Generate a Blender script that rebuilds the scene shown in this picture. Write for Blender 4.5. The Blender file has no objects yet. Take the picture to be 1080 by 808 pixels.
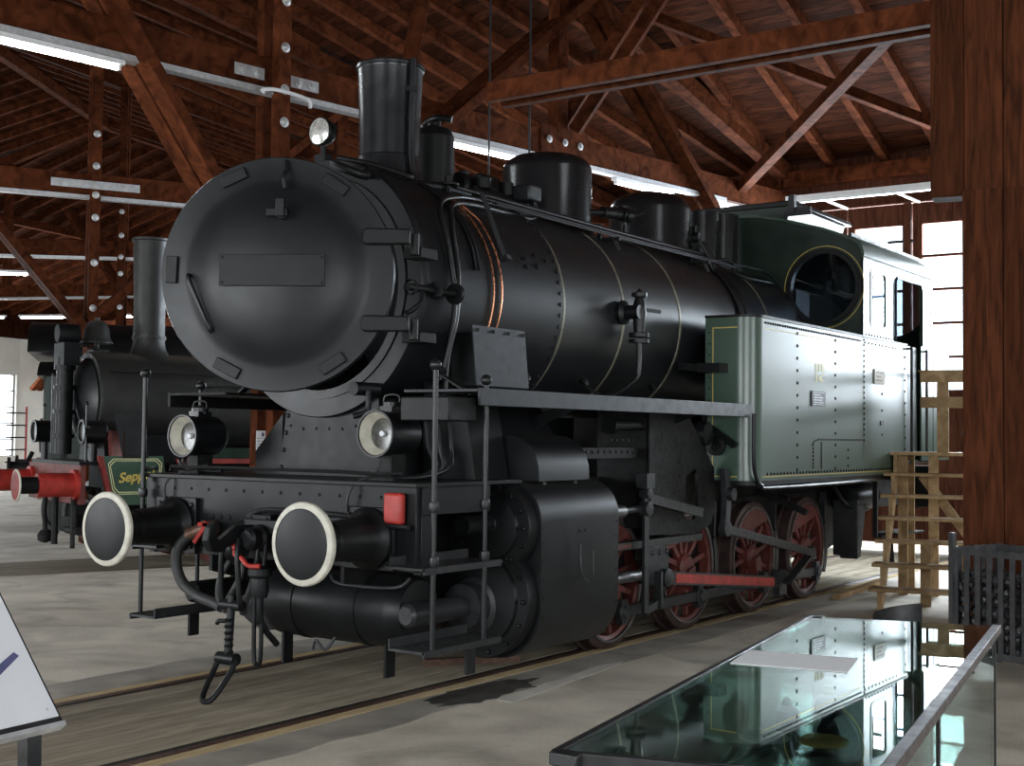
import bpy, bmesh, math, random
from mathutils import Vector, Matrix
random.seed(7)
SC = bpy.context.scene
COL = SC.collection
PI = math.pi
V = Vector

# ------------------------------------------------------------------ camera, world, lights, exposure
cam = bpy.data.cameras.new('camera'); camo = bpy.data.objects.new('camera', cam); COL.objects.link(camo)
yaw, pitch, roll = -0.60609307, 0.0408426553, 0.0108012633
Fv = V((math.sin(yaw) * math.cos(pitch), math.cos(yaw) * math.cos(pitch), math.sin(pitch)))
Rv = V((math.cos(yaw), -math.sin(yaw), 0)); Uv = Rv.cross(Fv)
R2 = Rv * math.cos(roll) + Uv * math.sin(roll); U2 = -Rv * math.sin(roll) + Uv * math.cos(roll)
camo.matrix_world = Matrix(((R2.x, U2.x, -Fv.x, 6.10919687), (R2.y, U2.y, -Fv.y, -5.4438066), (R2.z, U2.z, -Fv.z, 1.68514381), (0, 0, 0, 1)))
cam.sensor_width = 36; cam.lens = 1363.92 / 1080 * 36; cam.clip_start = .05; cam.clip_end = 300
SC.camera = camo
SC.view_settings.view_transform = 'Standard'; SC.view_settings.look = 'None'
SC.view_settings.gamma = 1; SC.view_settings.use_curve_mapping = False
SC.view_settings.exposure = 0.5
w = bpy.data.worlds.new('sky'); SC.world = w; w.use_nodes = True
bg = w.node_tree.nodes['Background']; bg.inputs[0].default_value = (.86, .94, 1, 1); bg.inputs[1].default_value = 3.0

CEN = V((0, 26, 0)); SA = math.radians(19.2); HT = math.tan(SA / 2)
def pol(ang, a, z=0, off=0):
    """point at distance a from the turntable centre in direction ang, shifted sideways by off"""
    return V((-math.sin(ang) * a + math.cos(ang) * off, 26 - math.cos(ang) * a - math.sin(ang) * off, z))
def area(name, loc, target, sx, sy, power, col=(.94, .97, 1)):
    l = bpy.data.lights.new(name, 'AREA'); l.shape = 'RECTANGLE'; l.size = sx; l.size_y = sy; l.energy = power; l.color = col
    o = bpy.data.objects.new(name, l); COL.objects.link(o); o.location = loc
    o.rotation_euler = (V(target) - V(loc)).to_track_quat('-Z', 'Y').to_euler(); return o
DOORP = 1500; WINP = 600
for k in (-1, 0, 1, 2, 3):
    a = k * SA
    area('daylight_door', pol(a, 11.6, 3.6), pol(a, 20, 3.0), 3.5, 3.0, DOORP * {-1: .5, 0: 1.0, 1: .7, 2: .5, 3: .4}[k])
for k in (-1, 0, 1, 4):
    a = k * SA
    area('daylight_window', pol(a, 36.5, 2.6, -1.4 if k == 4 else 0), pol(a, 20, 2.0), 7.0, 2.9, WINP * {-1: .8, 0: 1.0, 1: 1.2, 4: 2.2}[k])
area('daylight_window', pol(-1.5 * SA - .05, 27, 3.0), pol(0, 24, 1.5), 6.0, 2.4, 260)

# ------------------------------------------------------------------ materials
def nmat(name, col, rough=.5, metal=0, var=.15, scale=6, coat=0, bump=0, dust=0, rvar=.1, emit=0, ecol=None, spec=.5):
    m = bpy.data.materials.new(name); m.use_nodes = True; nt = m.node_tree; N = nt.nodes; L = nt.links
    b = N['Principled BSDF']; b.inputs['Metallic'].default_value = metal
    b.inputs['Specular IOR Level'].default_value = spec
    tc = N.new('ShaderNodeTexCoord'); no = N.new('ShaderNodeTexNoise'); no.inputs['Scale'].default_value = scale; no.inputs['Detail'].default_value = 6
    L.new(tc.outputs['Object'], no.inputs['Vector'])
    r = N.new('ShaderNodeValToRGB'); r.color_ramp.elements[0].position = .3; r.color_ramp.elements[1].position = .72
    r.color_ramp.elements[0].color = [c * (1 - var) for c in col[:3]] + [1]; r.color_ramp.elements[1].color = [min(1, c * (1 + var)) for c in col[:3]] + [1]
    L.new(no.outputs['Fac'], r.inputs['Fac'])
    out = r.outputs['Color']
    if dust:
        g = N.new('ShaderNodeNewGeometry'); s = N.new('ShaderNodeSeparateXYZ'); L.new(g.outputs['Normal'], s.inputs[0])
        mr = N.new('ShaderNodeMapRange'); mr.inputs['From Min'].default_value = .8; mr.inputs['From Max'].default_value = 1.0; mr.inputs['To Max'].default_value = dust
        L.new(s.outputs['Z'], mr.inputs['Value'])
        mx = N.new('ShaderNodeMix'); mx.data_type = 'RGBA'; mx.inputs['B'].default_value = (.16, .14, .11, 1)
        L.new(mr.outputs['Result'], mx.inputs['Factor']); L.new(out, mx.inputs['A']); out = mx.outputs['Result']
    L.new(out, b.inputs['Base Color'])
    n2 = N.new('ShaderNodeTexNoise'); n2.inputs['Scale'].default_value = scale * 2.3; n2.inputs['Detail'].default_value = 4
    L.new(tc.outputs['Object'], n2.inputs['Vector'])
    mr = N.new('ShaderNodeMapRange'); mr.inputs['From Min'].default_value = .3; mr.inputs['From Max'].default_value = .7
    mr.inputs['To Min'].default_value = max(.02, rough - rvar); mr.inputs['To Max'].default_value = min(1, rough + rvar)
    L.new(n2.outputs['Fac'], mr.inputs['Value']); L.new(mr.outputs['Result'], b.inputs['Roughness'])
    b.inputs['Coat Weight'].default_value = coat
    if bump:
        bn = N.new('ShaderNodeBump'); bn.inputs['Strength'].default_value = bump; bn.inputs['Distance'].default_value = .01
        L.new(n2.outputs['Fac'], bn.inputs['Height']); L.new(bn.outputs['Normal'], b.inputs['Normal'])
    if emit:
        b.inputs['Emission Color'].default_value = (ecol or (1, 1, 1)) + (1,); b.inputs['Emission Strength'].default_value = emit
    return m

def wood(name, c1, c2, scale=(1, 1, 1), rough=.7, plank=None, knots=True):
    """timber: streaks along local axis given by a small scale; plank = (axis, width) draws board joints"""
    m = bpy.data.materials.new(name); m.use_nodes = True; nt = m.node_tree; N = nt.nodes; L = nt.links
    b = N['Principled BSDF']; b.inputs['Roughness'].default_value = rough; b.inputs['Specular IOR Level'].default_value = .02
    tc = N.new('ShaderNodeTexCoord'); mp = N.new('ShaderNodeMapping'); mp.inputs['Scale'].default_value = scale
    L.new(tc.outputs['Object'], mp.inputs[0])
    no = N.new('ShaderNodeTexNoise'); no.inputs['Scale'].default_value = 5; no.inputs['Detail'].default_value = 8; no.inputs['Distortion'].default_value = 1.2
    L.new(mp.outputs[0], no.inputs['Vector'])
    r = N.new('ShaderNodeValToRGB'); r.color_ramp.elements[0].position = .32; r.color_ramp.elements[1].position = .7
    r.color_ramp.elements[0].color = c1 + (1,); r.color_ramp.elements[1].color = c2 + (1,)
    L.new(no.outputs['Fac'], r.inputs['Fac']); out = r.outputs['Color']
    if plank:
        ax, wd = plank
        s = N.new('ShaderNodeSeparateXYZ'); L.new(tc.outputs['Object'], s.inputs[0])
        dv = N.new('ShaderNodeMath'); dv.operation = 'DIVIDE'; dv.inputs[1].default_value = wd; L.new(s.outputs[ax], dv.inputs[0])
        fl = N.new('ShaderNodeMath'); fl.operation = 'FLOOR'; L.new(dv.outputs[0], fl.inputs[0])
        fr = N.new('ShaderNodeMath'); fr.operation = 'FRACT'; L.new(dv.outputs[0], fr.inputs[0])
        wn = N.new('ShaderNodeTexWhiteNoise'); wn.noise_dimensions = '1D'; L.new(fl.outputs[0], wn.inputs['W'])
        mr = N.new('ShaderNodeMapRange'); mr.inputs['To Min'].default_value = .6; mr.inputs['To Max'].default_value = 1.25; L.new(wn.outputs['Value'], mr.inputs['Value'])
        gp = N.new('ShaderNodeMath'); gp.operation = 'GREATER_THAN'; gp.inputs[1].default_value = .05; L.new(fr.outputs[0], gp.inputs[0])
        g2 = N.new('ShaderNodeMapRange'); g2.inputs['To Min'].default_value = .3; L.new(gp.outputs[0], g2.inputs['Value'])
        mu = N.new('ShaderNodeMath'); mu.operation = 'MULTIPLY'; L.new(mr.outputs[0], mu.inputs[0]); L.new(g2.outputs[0], mu.inputs[1])
        vm = N.new('ShaderNodeVectorMath'); vm.operation = 'SCALE'; L.new(out, vm.inputs[0]); L.new(mu.outputs[0], vm.inputs['Scale']); out = vm.outputs[0]
    oi = N.new('ShaderNodeObjectInfo'); m2 = N.new('ShaderNodeMapRange'); m2.inputs['To Min'].default_value = .75; m2.inputs['To Max'].default_value = 1.25
    L.new(oi.outputs['Random'], m2.inputs['Value'])
    v2 = N.new('ShaderNodeVectorMath'); v2.operation = 'SCALE'; L.new(out, v2.inputs[0]); L.new(m2.outputs[0], v2.inputs['Scale'])
    L.new(v2.outputs[0], b.inputs['Base Color'])
    bn = N.new('ShaderNodeBump'); bn.inputs['Strength'].default_value = .3; bn.inputs['Distance'].default_value = .01
    L.new(no.outputs['Fac'], bn.inputs['Height']); L.new(bn.outputs[0], b.inputs['Normal'])
    return m

def glassmat(name, tint=(.9, .97, .95), rough=.0, ior=1.5):
    m = bpy.data.materials.new(name); m.use_nodes = True; nt = m.node_tree; N = nt.nodes; L = nt.links
    N.remove(N['Principled BSDF']); o = N['Material Output']
    gl = N.new('ShaderNodeBsdfGlossy'); gl.inputs['Roughness'].default_value = rough; gl.inputs[0].default_value = (.9, .95, .93, 1)
    tr = N.new('ShaderNodeBsdfTransparent'); tr.inputs[0].default_value = tint + (1,)
    fr = N.new('ShaderNodeFresnel'); ge = N.new('ShaderNodeNewGeometry'); ml = N.new('ShaderNodeMath'); ml.operation = 'MULTIPLY_ADD'; ml.inputs[1].default_value = 1 / ior - ior; ml.inputs[2].default_value = ior
    L.new(ge.outputs['Backfacing'], ml.inputs[0]); L.new(ml.outputs[0], fr.inputs[0])
    mx = N.new('ShaderNodeMixShader'); L.new(fr.outputs[0], mx.inputs[0]); L.new(tr.outputs[0], mx.inputs[1]); L.new(gl.outputs[0], mx.inputs[2]); L.new(mx.outputs[0], o.inputs[0])
    return m

M = dict(
    boilerp=nmat('boiler_paint', (.011, .012, .0135), .36, 0, .2, 2, dust=.12, rvar=.03, spec=.5), sbox=nmat('smokebox_shell_paint', (.009, .010, .0115), .38, 0, .2, 3, dust=.12, rvar=.03, spec=.26), dusty=nmat('dusty_black', (.022, .022, .021), .5, 0, .25, 4, dust=.75, spec=.4),
    gloss=nmat('gloss_black', (.009, .010, .0115), .25, 0, .15, 3, dust=.1, rvar=.03, spec=.5),
    caserail=nmat('case_rail', (.045, .033, .028), .5, 0, .2, 8),
    black=nmat('black_paint', (.0065, .0072, .008), .36, 0, .2, 3, dust=.12, rvar=.03, spec=.36),
    door=nmat('smokebox_paint', (.010, .0115, .013), .38, 0, .2, 3, rvar=.03, spec=.26),
    satin=nmat('satin_black', (.0065, .007, .0075), .42, 0, .25, 5, dust=.07, spec=.22, rvar=.03),
    gear=nmat('running_gear', (.008, .008, .008), .6, 0, .4, 9, dust=.1, spec=.25),
    greysteel=nmat('grey_oiled_steel', (.032, .034, .036), .42, .4, .3, 12, dust=.1),
    plate=nmat('grey_plate', (.022, .024, .027), .45, .3, .2, 6),
    green=nmat('green_paint', (.045, .085, .060), .30, 0, .06, 1.2, rvar=.015, spec=.8),
    dgreen=nmat('dark_green_paint', (.012, .026, .018), .38, 0, .2, 3, rvar=.06),
    white=nmat('white_paint', (.45, .43, .36), .5, 0, .2, 14),
    cream=nmat('cream_plate', (.55, .52, .42), .5, 0, .15, 30),
    red=nmat('red_paint', (.36, .028, .02), .45, 0, .3, 10), dred=nmat('dull_red', (.20, .022, .017), .5, 0, .3, 8),
    wred=nmat('wheel_red', (.12, .028, .022), .5, 0, .35, 9),
    tyre=nmat('tyre_steel', (.07, .045, .04), .4, .4, .3, 12),
    steel=nmat('bare_steel', (.22, .22, .22), .38, .9, .2, 14),
    copper=nmat('copper', (.60, .26, .14), .3, .9, .2, 14),
    band=nmat('boiler_band', (.22, .21, .16), .35, .5, .2, 10),
    yellow=nmat('yellow_line', (.55, .42, .10), .5, 0, .1, 20),
    paleyellow=nmat('pale_yellow', (.75, .72, .38), .5, 0, .1, 20),
    lens=nmat('lamp_lens', (.05, .05, .042), .2, 0, .5, 30),
    reflector=nmat('lamp_reflector', (.7, .7, .66), .2, .6, .3, 30),
    brass=nmat('brass', (.62, .44, .16), .4, .3, .3, 30, bump=.3),
    silver=nmat('silver', (.55, .57, .60), .4, .2, .3, 30, bump=.3),
    galv=nmat('galvanised', (.55, .56, .57), .45, .5, .15, 20),
    trayw=nmat('white_enamel', (.75, .76, .78), .4, 0, .05, 10),
    tube=nmat('lit_tube', (.9, .95, 1), .4, emit=42, ecol=(.92, .97, 1.0)),
    plaster=nmat('white_plaster', (.72, .71, .69), .85, 0, .06, 2),
    paper=nmat('paper', (.9, .92, .93), .8, 0, .03, 20),
    sign=nmat('sign_board', (.70, .71, .74), .5, 0, .04, 3),
    ink=nmat('printed_ink', (.08, .08, .18), .5),
    frame=nmat('case_frame', (.018, .018, .019), .4, .2, .2, 8),
    coal=nmat('coal', (.03, .03, .032), .35, 0, .5, 20, bump=.6),
    cage=nmat('cage_steel', (.06, .06, .062), .45, .3, .3, 12),
    glass=glassmat('clear_glass'), paneg=glassmat('window_glass', (.93, .97, 1)),
    caseglass=glassmat('case_glass', (.60, .67, .65), ior=2.4),
    cabglass=glassmat('cab_glass', (.55, .6, .65), ior=1.9),
    rubber=nmat('rubber', (.02, .02, .02), .6),
    timber=wood('stained_timber', (.032, .0095, .0045), (.108, .032, .0135), (1, 1, 1)),
    board=wood('roof_boards', (.019, .0058, .003), (.06, .0185, .0082), (.5, 2.5, .3), plank=('Y', .16)),
    doorwood=wood('door_timber', (.05, .018, .012), (.12, .045, .026), (3, 3, .4)),
    casing=wood('post_casing', (.027, .010, .0055), (.08, .026, .012), (4, 4, .35)),
    pale=wood('pale_timber', (.26, .17, .09), (.48, .34, .19), (1.2, 1.2, 1.2)),
    plankw=wood('track_planks', (.21, .18, .135), (.38, .33, .25), (1.6, .3, 1), rough=.75),
    strip=wood('edge_strip', (.32, .24, .14), (.52, .41, .24), (8, .6, 1)),
    rust=nmat('rusty_rail', (.11, .06, .04), .5, .4, .4, 14),
)
# concrete floor with stains
def concrete():
    m = bpy.data.materials.new('concrete'); m.use_nodes = True; nt = m.node_tree; N = nt.nodes; L = nt.links
    b = N['Principled BSDF']; tc = N.new('ShaderNodeTexCoord')
    def noise(s, d, dist=0):
        n = N.new('ShaderNodeTexNoise'); n.inputs['Scale'].default_value = s; n.inputs['Detail'].default_value = d; n.inputs['Distortion'].default_value = dist
        L.new(tc.outputs['Object'], n.inputs['Vector']); return n
    n1 = noise(1.6, 8, .6); r = N.new('ShaderNodeValToRGB'); L.new(n1.outputs['Fac'], r.inputs['Fac'])
    r.color_ramp.elements[0].position = .3; r.color_ramp.elements[0].color = (.42, .375, .30, 1)
    r.color_ramp.elements[1].position = .62; r.color_ramp.elements[1].color = (.62, .56, .455, 1)
    n2 = noise(.85, 7, 1.5); r2 = N.new('ShaderNodeValToRGB'); L.new(n2.outputs['Fac'], r2.inputs['Fac'])
    r2.color_ramp.elements[0].position = .50; r2.color_ramp.elements[0].color = (1, 1, 1, 1)
    r2.color_ramp.elements[1].position = .75; r2.color_ramp.elements[1].color = (.55, .55, .54, 1)
    n3 = noise(40, 3); r3 = N.new('ShaderNodeMapRange'); r3.inputs['To Min'].default_value = .8; r3.inputs['To Max'].default_value = 1.15; L.new(n3.outputs['Fac'], r3.inputs['Value'])
    a = N.new('ShaderNodeVectorMath'); a.operation = 'MULTIPLY'; L.new(r.outputs[0], a.inputs[0]); L.new(r2.outputs[0], a.inputs[1])
    c = N.new('ShaderNodeVectorMath'); c.operation = 'SCALE'; L.new(a.outputs[0], c.inputs[0]); L.new(r3.outputs[0], c.inputs['Scale'])
    L.new(c.outputs[0], b.inputs['Base Color']); b.inputs['Roughness'].default_value = .72
    return m
M['concrete'] = concrete()
M['palemark'] = nmat('pale_floor_mark', (.50, .47, .41), .8, 0, .15, 6)
M['stain'] = nmat('oil_stain', (.06, .055, .048), .5, 0, .4, 5)
M['asphalt'] = nmat('track_filler', (.31, .28, .235), .7, 0, .35, 2.5)

# ------------------------------------------------------------------ mesh builder
class MB:
    def __init__(s): s.bm = bmesh.new(); s.X = Matrix.Identity(4); s.mi = 0; s.sm = True
    def add(s, vs, fs):
        bv = [s.bm.verts.new(s.X @ V(v)) for v in vs]
        for f in fs:
            try:
                fc = s.bm.faces.new([bv[i] for i in f]); fc.material_index = s.mi; fc.smooth = s.sm
            except ValueError: pass
        return s
    def box(s, x0, x1, y0, y1, z0, z1):
        vs = [(x, y, z) for x in (x0, x1) for y in (y0, y1) for z in (z0, z1)]
        return s.add(vs, [(0, 1, 3, 2), (4, 6, 7, 5), (0, 4, 5, 1), (2, 3, 7, 6), (0, 2, 6, 4), (1, 5, 7, 3)])
    def bar(s, p0, p1, w, h, up=(0, 0, 1)):
        p0, p1 = V(p0), V(p1); d = (p1 - p0).normalized(); up = V(up)
        if abs(d.dot(up)) > .98: up = V((1, 0, 0))
        sd = d.cross(up).normalized(); u = sd.cross(d).normalized()
        vs = [p + sd * a * w / 2 + u * b * h / 2 for p in (p0, p1) for a in (-1, 1) for b in (-1, 1)]
        return s.add(vs, [(0, 1, 3, 2), (4, 6, 7, 5), (0, 4, 5, 1), (2, 3, 7, 6), (0, 2, 6, 4), (1, 5, 7, 3)])
    def cyl(s, p0, p1, r0, r1=None, n=24, caps=True):
        r1 = r0 if r1 is None else r1
        L_ = (V(p1) - V(p0)).length
        prof = [(r0, 0), (r1, L_)]
        if caps: prof = [(0, 0)] + prof + [(0, L_)]
        return s.lathe(prof, p0, V(p1) - V(p0), n)
    def lathe(s, prof, org=(0, 0, 0), axis=(0, 0, 1), n=32, a0=0, a1=2 * PI):
        q = V((0, 0, 1)).rotation_difference(V(axis).normalized()); org = V(org)
        full = abs(a1 - a0 - 2 * PI) < 1e-6; vs = []; idx = []
        for r, h in prof:
            if r < 1e-6: idx.append([len(vs)]); vs.append(org + q @ V((0, 0, h)))
            else:
                k = n if full else n + 1; idx.append(list(range(len(vs), len(vs) + k)))
                for i in range(k):
                    t = a0 + (a1 - a0) * i / n; vs.append(org + q @ V((r * math.cos(t), r * math.sin(t), h)))
        fs = []
        for A, B in zip(idx, idx[1:]):
            for i in range(n):
                j = (i + 1) % n if full else i + 1
                if len(A) == 1 and len(B) == 1: continue
                if len(A) == 1: fs.append((A[0], B[j], B[i]))
                elif len(B) == 1: fs.append((A[i], A[j], B[0]))
                else: fs.append((A[i], A[j], B[j], B[i]))
        return s.add(vs, fs)
    def tube(s, pts, r, n=10, smooth=3, close=False):
        P = [V(p) for p in pts]
        if smooth and len(P) > 2:
            Q = []
            for i in range(len(P) - 1):
                a = P[max(0, i - 1)]; b = P[i]; c = P[i + 1]; d = P[min(len(P) - 1, i + 2)]
                for k in range(smooth + 1):
                    t = k / (smooth + 1)
                    Q.append(.5 * ((2 * b) + (c - a) * t + (2 * a - 5 * b + 4 * c - d) * t * t + (3 * b - a - 3 * c + d) * t ** 3))
            Q.append(P[-1]); P = Q
        vs = []; fs = []; up = None
        for i, p in enumerate(P):
            d = (P[min(i + 1, len(P) - 1)] - P[max(i - 1, 0)]).normalized()
            if up is None: up = V((0, 0, 1)) if abs(d.z) < .9 else V((1, 0, 0))
            sd = d.cross(up).normalized(); up = sd.cross(d).normalized()
            for k in range(n):
                t = 2 * PI * k / n; vs.append(p + sd * r * math.cos(t) + up * r * math.sin(t))
        for i in range(len(P) - 1):
            for k in range(n):
                j = (k + 1) % n; fs.append((i * n + k, i * n + j, (i + 1) * n + j, (i + 1) * n + k))
        fs.append(tuple(range(n))); fs.append(tuple(range((len(P) - 1) * n, len(P) * n)))
        return s.add(vs, fs)
    def prism(s, pts, lo, hi, plane='x', holes=()):
        """polygon extruded; plane 'x': pts (y,z); 'y': (x,z); 'z': (x,y)"""
        def P(a, b, c): return {'x': (c, a, b), 'y': (a, c, b), 'z': (a, b, c)}[plane]
        t = bmesh.new(); ed = []
        for loop in [pts] + list(holes):
            vv = [t.verts.new(P(a, b, lo)) for a, b in loop]
            ed += [t.edges.new((vv[i], vv[(i + 1) % len(vv)])) for i in range(len(vv))]
        if holes: bmesh.ops.triangle_fill(t, use_beauty=True, use_dissolve=False, edges=ed)
        else: t.faces.new([e.verts[0] for e in ed] if False else list(t.verts))
        t.verts.index_update(); base = [v.co.copy() for v in t.verts]; n = len(base)
        d = V(P(0, 0, hi - lo)); vs = base + [b + d for b in base]
        fs = []
        for f in t.faces:
            ix = [v.index for v in f.verts]; fs.append(tuple(ix)); fs.append(tuple(i + n for i in reversed(ix)))
        k = 0
        for loop in [pts] + list(holes):
            m = len(loop)
            for i in range(m): a, b = k + i, k + (i + 1) % m; fs.append((a, b, b + n, a + n))
            k += m
        t.free(); return s.add(vs, fs)
    def ball(s, c, r, n=16, sz=1):
        prof = [(r * math.sin(PI * i / (n // 2)), -r * math.cos(PI * i / (n // 2)) * sz) for i in range(n // 2 + 1)]
        prof[0] = (0, prof[0][1]); prof[-1] = (0, prof[-1][1])
        return s.lathe(prof, c, (0, 0, 1), n)
    def rivets(s, pts, nrm, r=.012, n=6, h=None):
        h = h or r * .7; nr = V(nrm).normalized()
        for p in pts: s.lathe([(r, 0), (r * .75, h * .75), (0, h)], V(p) - nr * .001, nr, n)
        return s
    def build(s, name, mats, parent=None, bevel=0, angle=35, recenter=True):
        bmesh.ops.remove_doubles(s.bm, verts=s.bm.verts, dist=1e-6)
        bmesh.ops.recalc_face_normals(s.bm, faces=s.bm.faces)
        if parent is None and recenter and s.bm.verts:
            xs = [v.co for v in s.bm.verts]
            c = V(((min(v.x for v in xs) + max(v.x for v in xs)) / 2, (min(v.y for v in xs) + max(v.y for v in xs)) / 2, min(v.z for v in xs)))
            bmesh.ops.translate(s.bm, verts=s.bm.verts, vec=-c)
        else: c = None
        me = bpy.data.meshes.new(name); s.bm.to_mesh(me); s.bm.free()
        if not isinstance(mats, (list, tuple)): mats = [mats]
        for m in mats: me.materials.append(M[m] if isinstance(m, str) else m)
        me.set_sharp_from_angle(angle=math.radians(angle))
        o = bpy.data.objects.new(name, me); COL.objects.link(o)
        if c is not None: o.location = c
        if parent: o.parent = parent
        if bevel:
            b = o.modifiers.new('bevel', 'BEVEL'); b.width = bevel; b.segments = 2; b.limit_method = 'ANGLE'; b.angle_limit = math.radians(50); b.harden_normals = False
        return o
def seg(a, b, n): return [V(a).lerp(V(b), i / (n - 1)) for i in range(n)]
def circ(cx, cy, r, n=32, ry=None): return [(cx + r * math.cos(2 * PI * i / n), cy + (ry or r) * math.sin(2 * PI * i / n)) for i in range(n)]
def rrect(x0, x1, y0, y1, r, n=6):
    out = []
    for cx, cy, a in ((x1 - r, y1 - r, 0), (x0 + r, y1 - r, 90), (x0 + r, y0 + r, 180), (x1 - r, y0 + r, 270)):
        for i in range(n + 1):
            t = math.radians(a + 90 * i / n); out.append((cx + r * math.cos(t), cy + r * math.sin(t)))
    return out
def tag(o, label=None, cat=None, group=None, kind=None):
    if label: o['label'] = label
    if cat: o['category'] = cat
    if group: o['group'] = group
    if kind: o['kind'] = kind
    return o
def thing(name, label, cat, loc=(0, 0, 0), rz=0, group=None):
    o = bpy.data.objects.new(name, None); o.empty_display_size = .1; COL.objects.link(o)
    o.location = loc; o.rotation_euler = (0, 0, rz); return tag(o, label, cat, group)
def kids(o): return [c for c in bpy.data.objects if c.parent == o]
def copytree(o, parent=None):
    c = o.copy(); COL.objects.link(c)
    if parent: c.parent = parent
    for ch in kids(o): copytree(ch, c)
    return c
def struct(o): o['kind'] = 'structure'; return o

# ================================================================== building
Z0 = 5.95; SL = .34; AI, AR, AO = 12.0, 24.0, 36.0
def zr(yl): return Z0 + SL * ((yl - AI) if yl < AR else (2 * AR - AI - yl))      # roof underside, yl = distance along the bisector
# floor
b = MB(); b.box(-60, 40, -30, 60, -.3, 0); o = struct(b.build('floor', 'concrete', recenter=False))
SECT = (-1, 0, 1, 2, 3, 4, 5)
def secM(k):     # local: x sideways, y = towards the turntable, origin at the centre
    return Matrix.Translation(CEN) @ Matrix.Rotation(-k * SA, 4, 'Z')
def place(o, k): o.matrix_world = secM(k)
for k in SECT:
    # roof boards: inner and outer slope
    for (a0, a1) in ((AI - .6, AR), (AR, AO + .5)):
        b = MB(); vs = []
        for dz in (0, .05):
            for a in (a0, a1):
                for sgn in (-1, 1): vs.append((sgn * a * HT, -a, zr(a) + .18 + dz))
        b.add(vs, [(0, 1, 3, 2), (4, 6, 7, 5), (0, 4, 5, 1), (2, 3, 7, 6), (0, 2, 6, 4), (1, 5, 7, 3)])
        o = struct(b.build('ceiling', 'board', recenter=False)); place(o, k)
where = {-1: 'right of the cased post', 0: 'above the black locomotive', 1: 'above the lettered locomotive', 2: 'in the third bay', 3: 'in the fourth bay', 4: 'in the fifth bay', 5: 'in the last bay'}
ORD = ['first', 'second', 'third', 'fourth', 'fifth', 'sixth', 'seventh', 'eighth', 'ninth', 'tenth', 'eleventh', 'twelfth', 'thirteenth', 'fourteenth', 'fifteenth', 'sixteenth']
for k in SECT:
    for side, (a0, a1), wd in (('door slope', (AI - .5, AR), .86), ('outer slope', (AR, AO), .86)):
        cnt = 0
        for j in range(-8, 8):
            x = (j + .5) * wd
            amin = abs(x) / HT + .05
            s0 = max(a0, amin)
            if s0 > a1 - .8: continue
            b = MB(); b.bar((0, 0, 0), (0, -(a1 - s0), zr(a1) - zr(s0)), .12, .17)
            o = b.build('rafter', 'timber', recenter=False)
            o.matrix_world = secM(k) @ Matrix.Translation((x, -s0, zr(s0) + .085))
            tag(o, '%s brown rafter from the left on the %s %s' % (ORD[cnt], side, where[k]), 'rafter', 'rafters on the %s %s' % (side, where[k])); cnt += 1
def timber(p0, p1, w, h, name, label, cat, group=None, up=(0, 0, 1), bolts=None):
    """a straight squared timber from p0 to p1; origin at p0"""
    p0 = V(p0); p1 = V(p1); b = MB(); b.bar((0, 0, 0), p1 - p0, w, h, up)
    if bolts:
        b.mi = 1
        for (t, nrm, offs) in bolts:
            c = (p1 - p0) * t + V(offs); b.lathe([(.055, 0), (.055, .008), (.03, .012), (.03, .03), (0, .032)], c, nrm, 14)
    o = b.build(name, ['timber', 'galv'], recenter=False, bevel=.006); o.location = p0
    return tag(o, label, cat, group)
rown = {-.5: 'at the cased post', .5: 'between the locomotives', 1.5: 'behind the lettered locomotive', 2.5: 'in the third row', 3.5: 'in the fourth row', 4.5: 'in the last row'}
PA = 22.1
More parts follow.
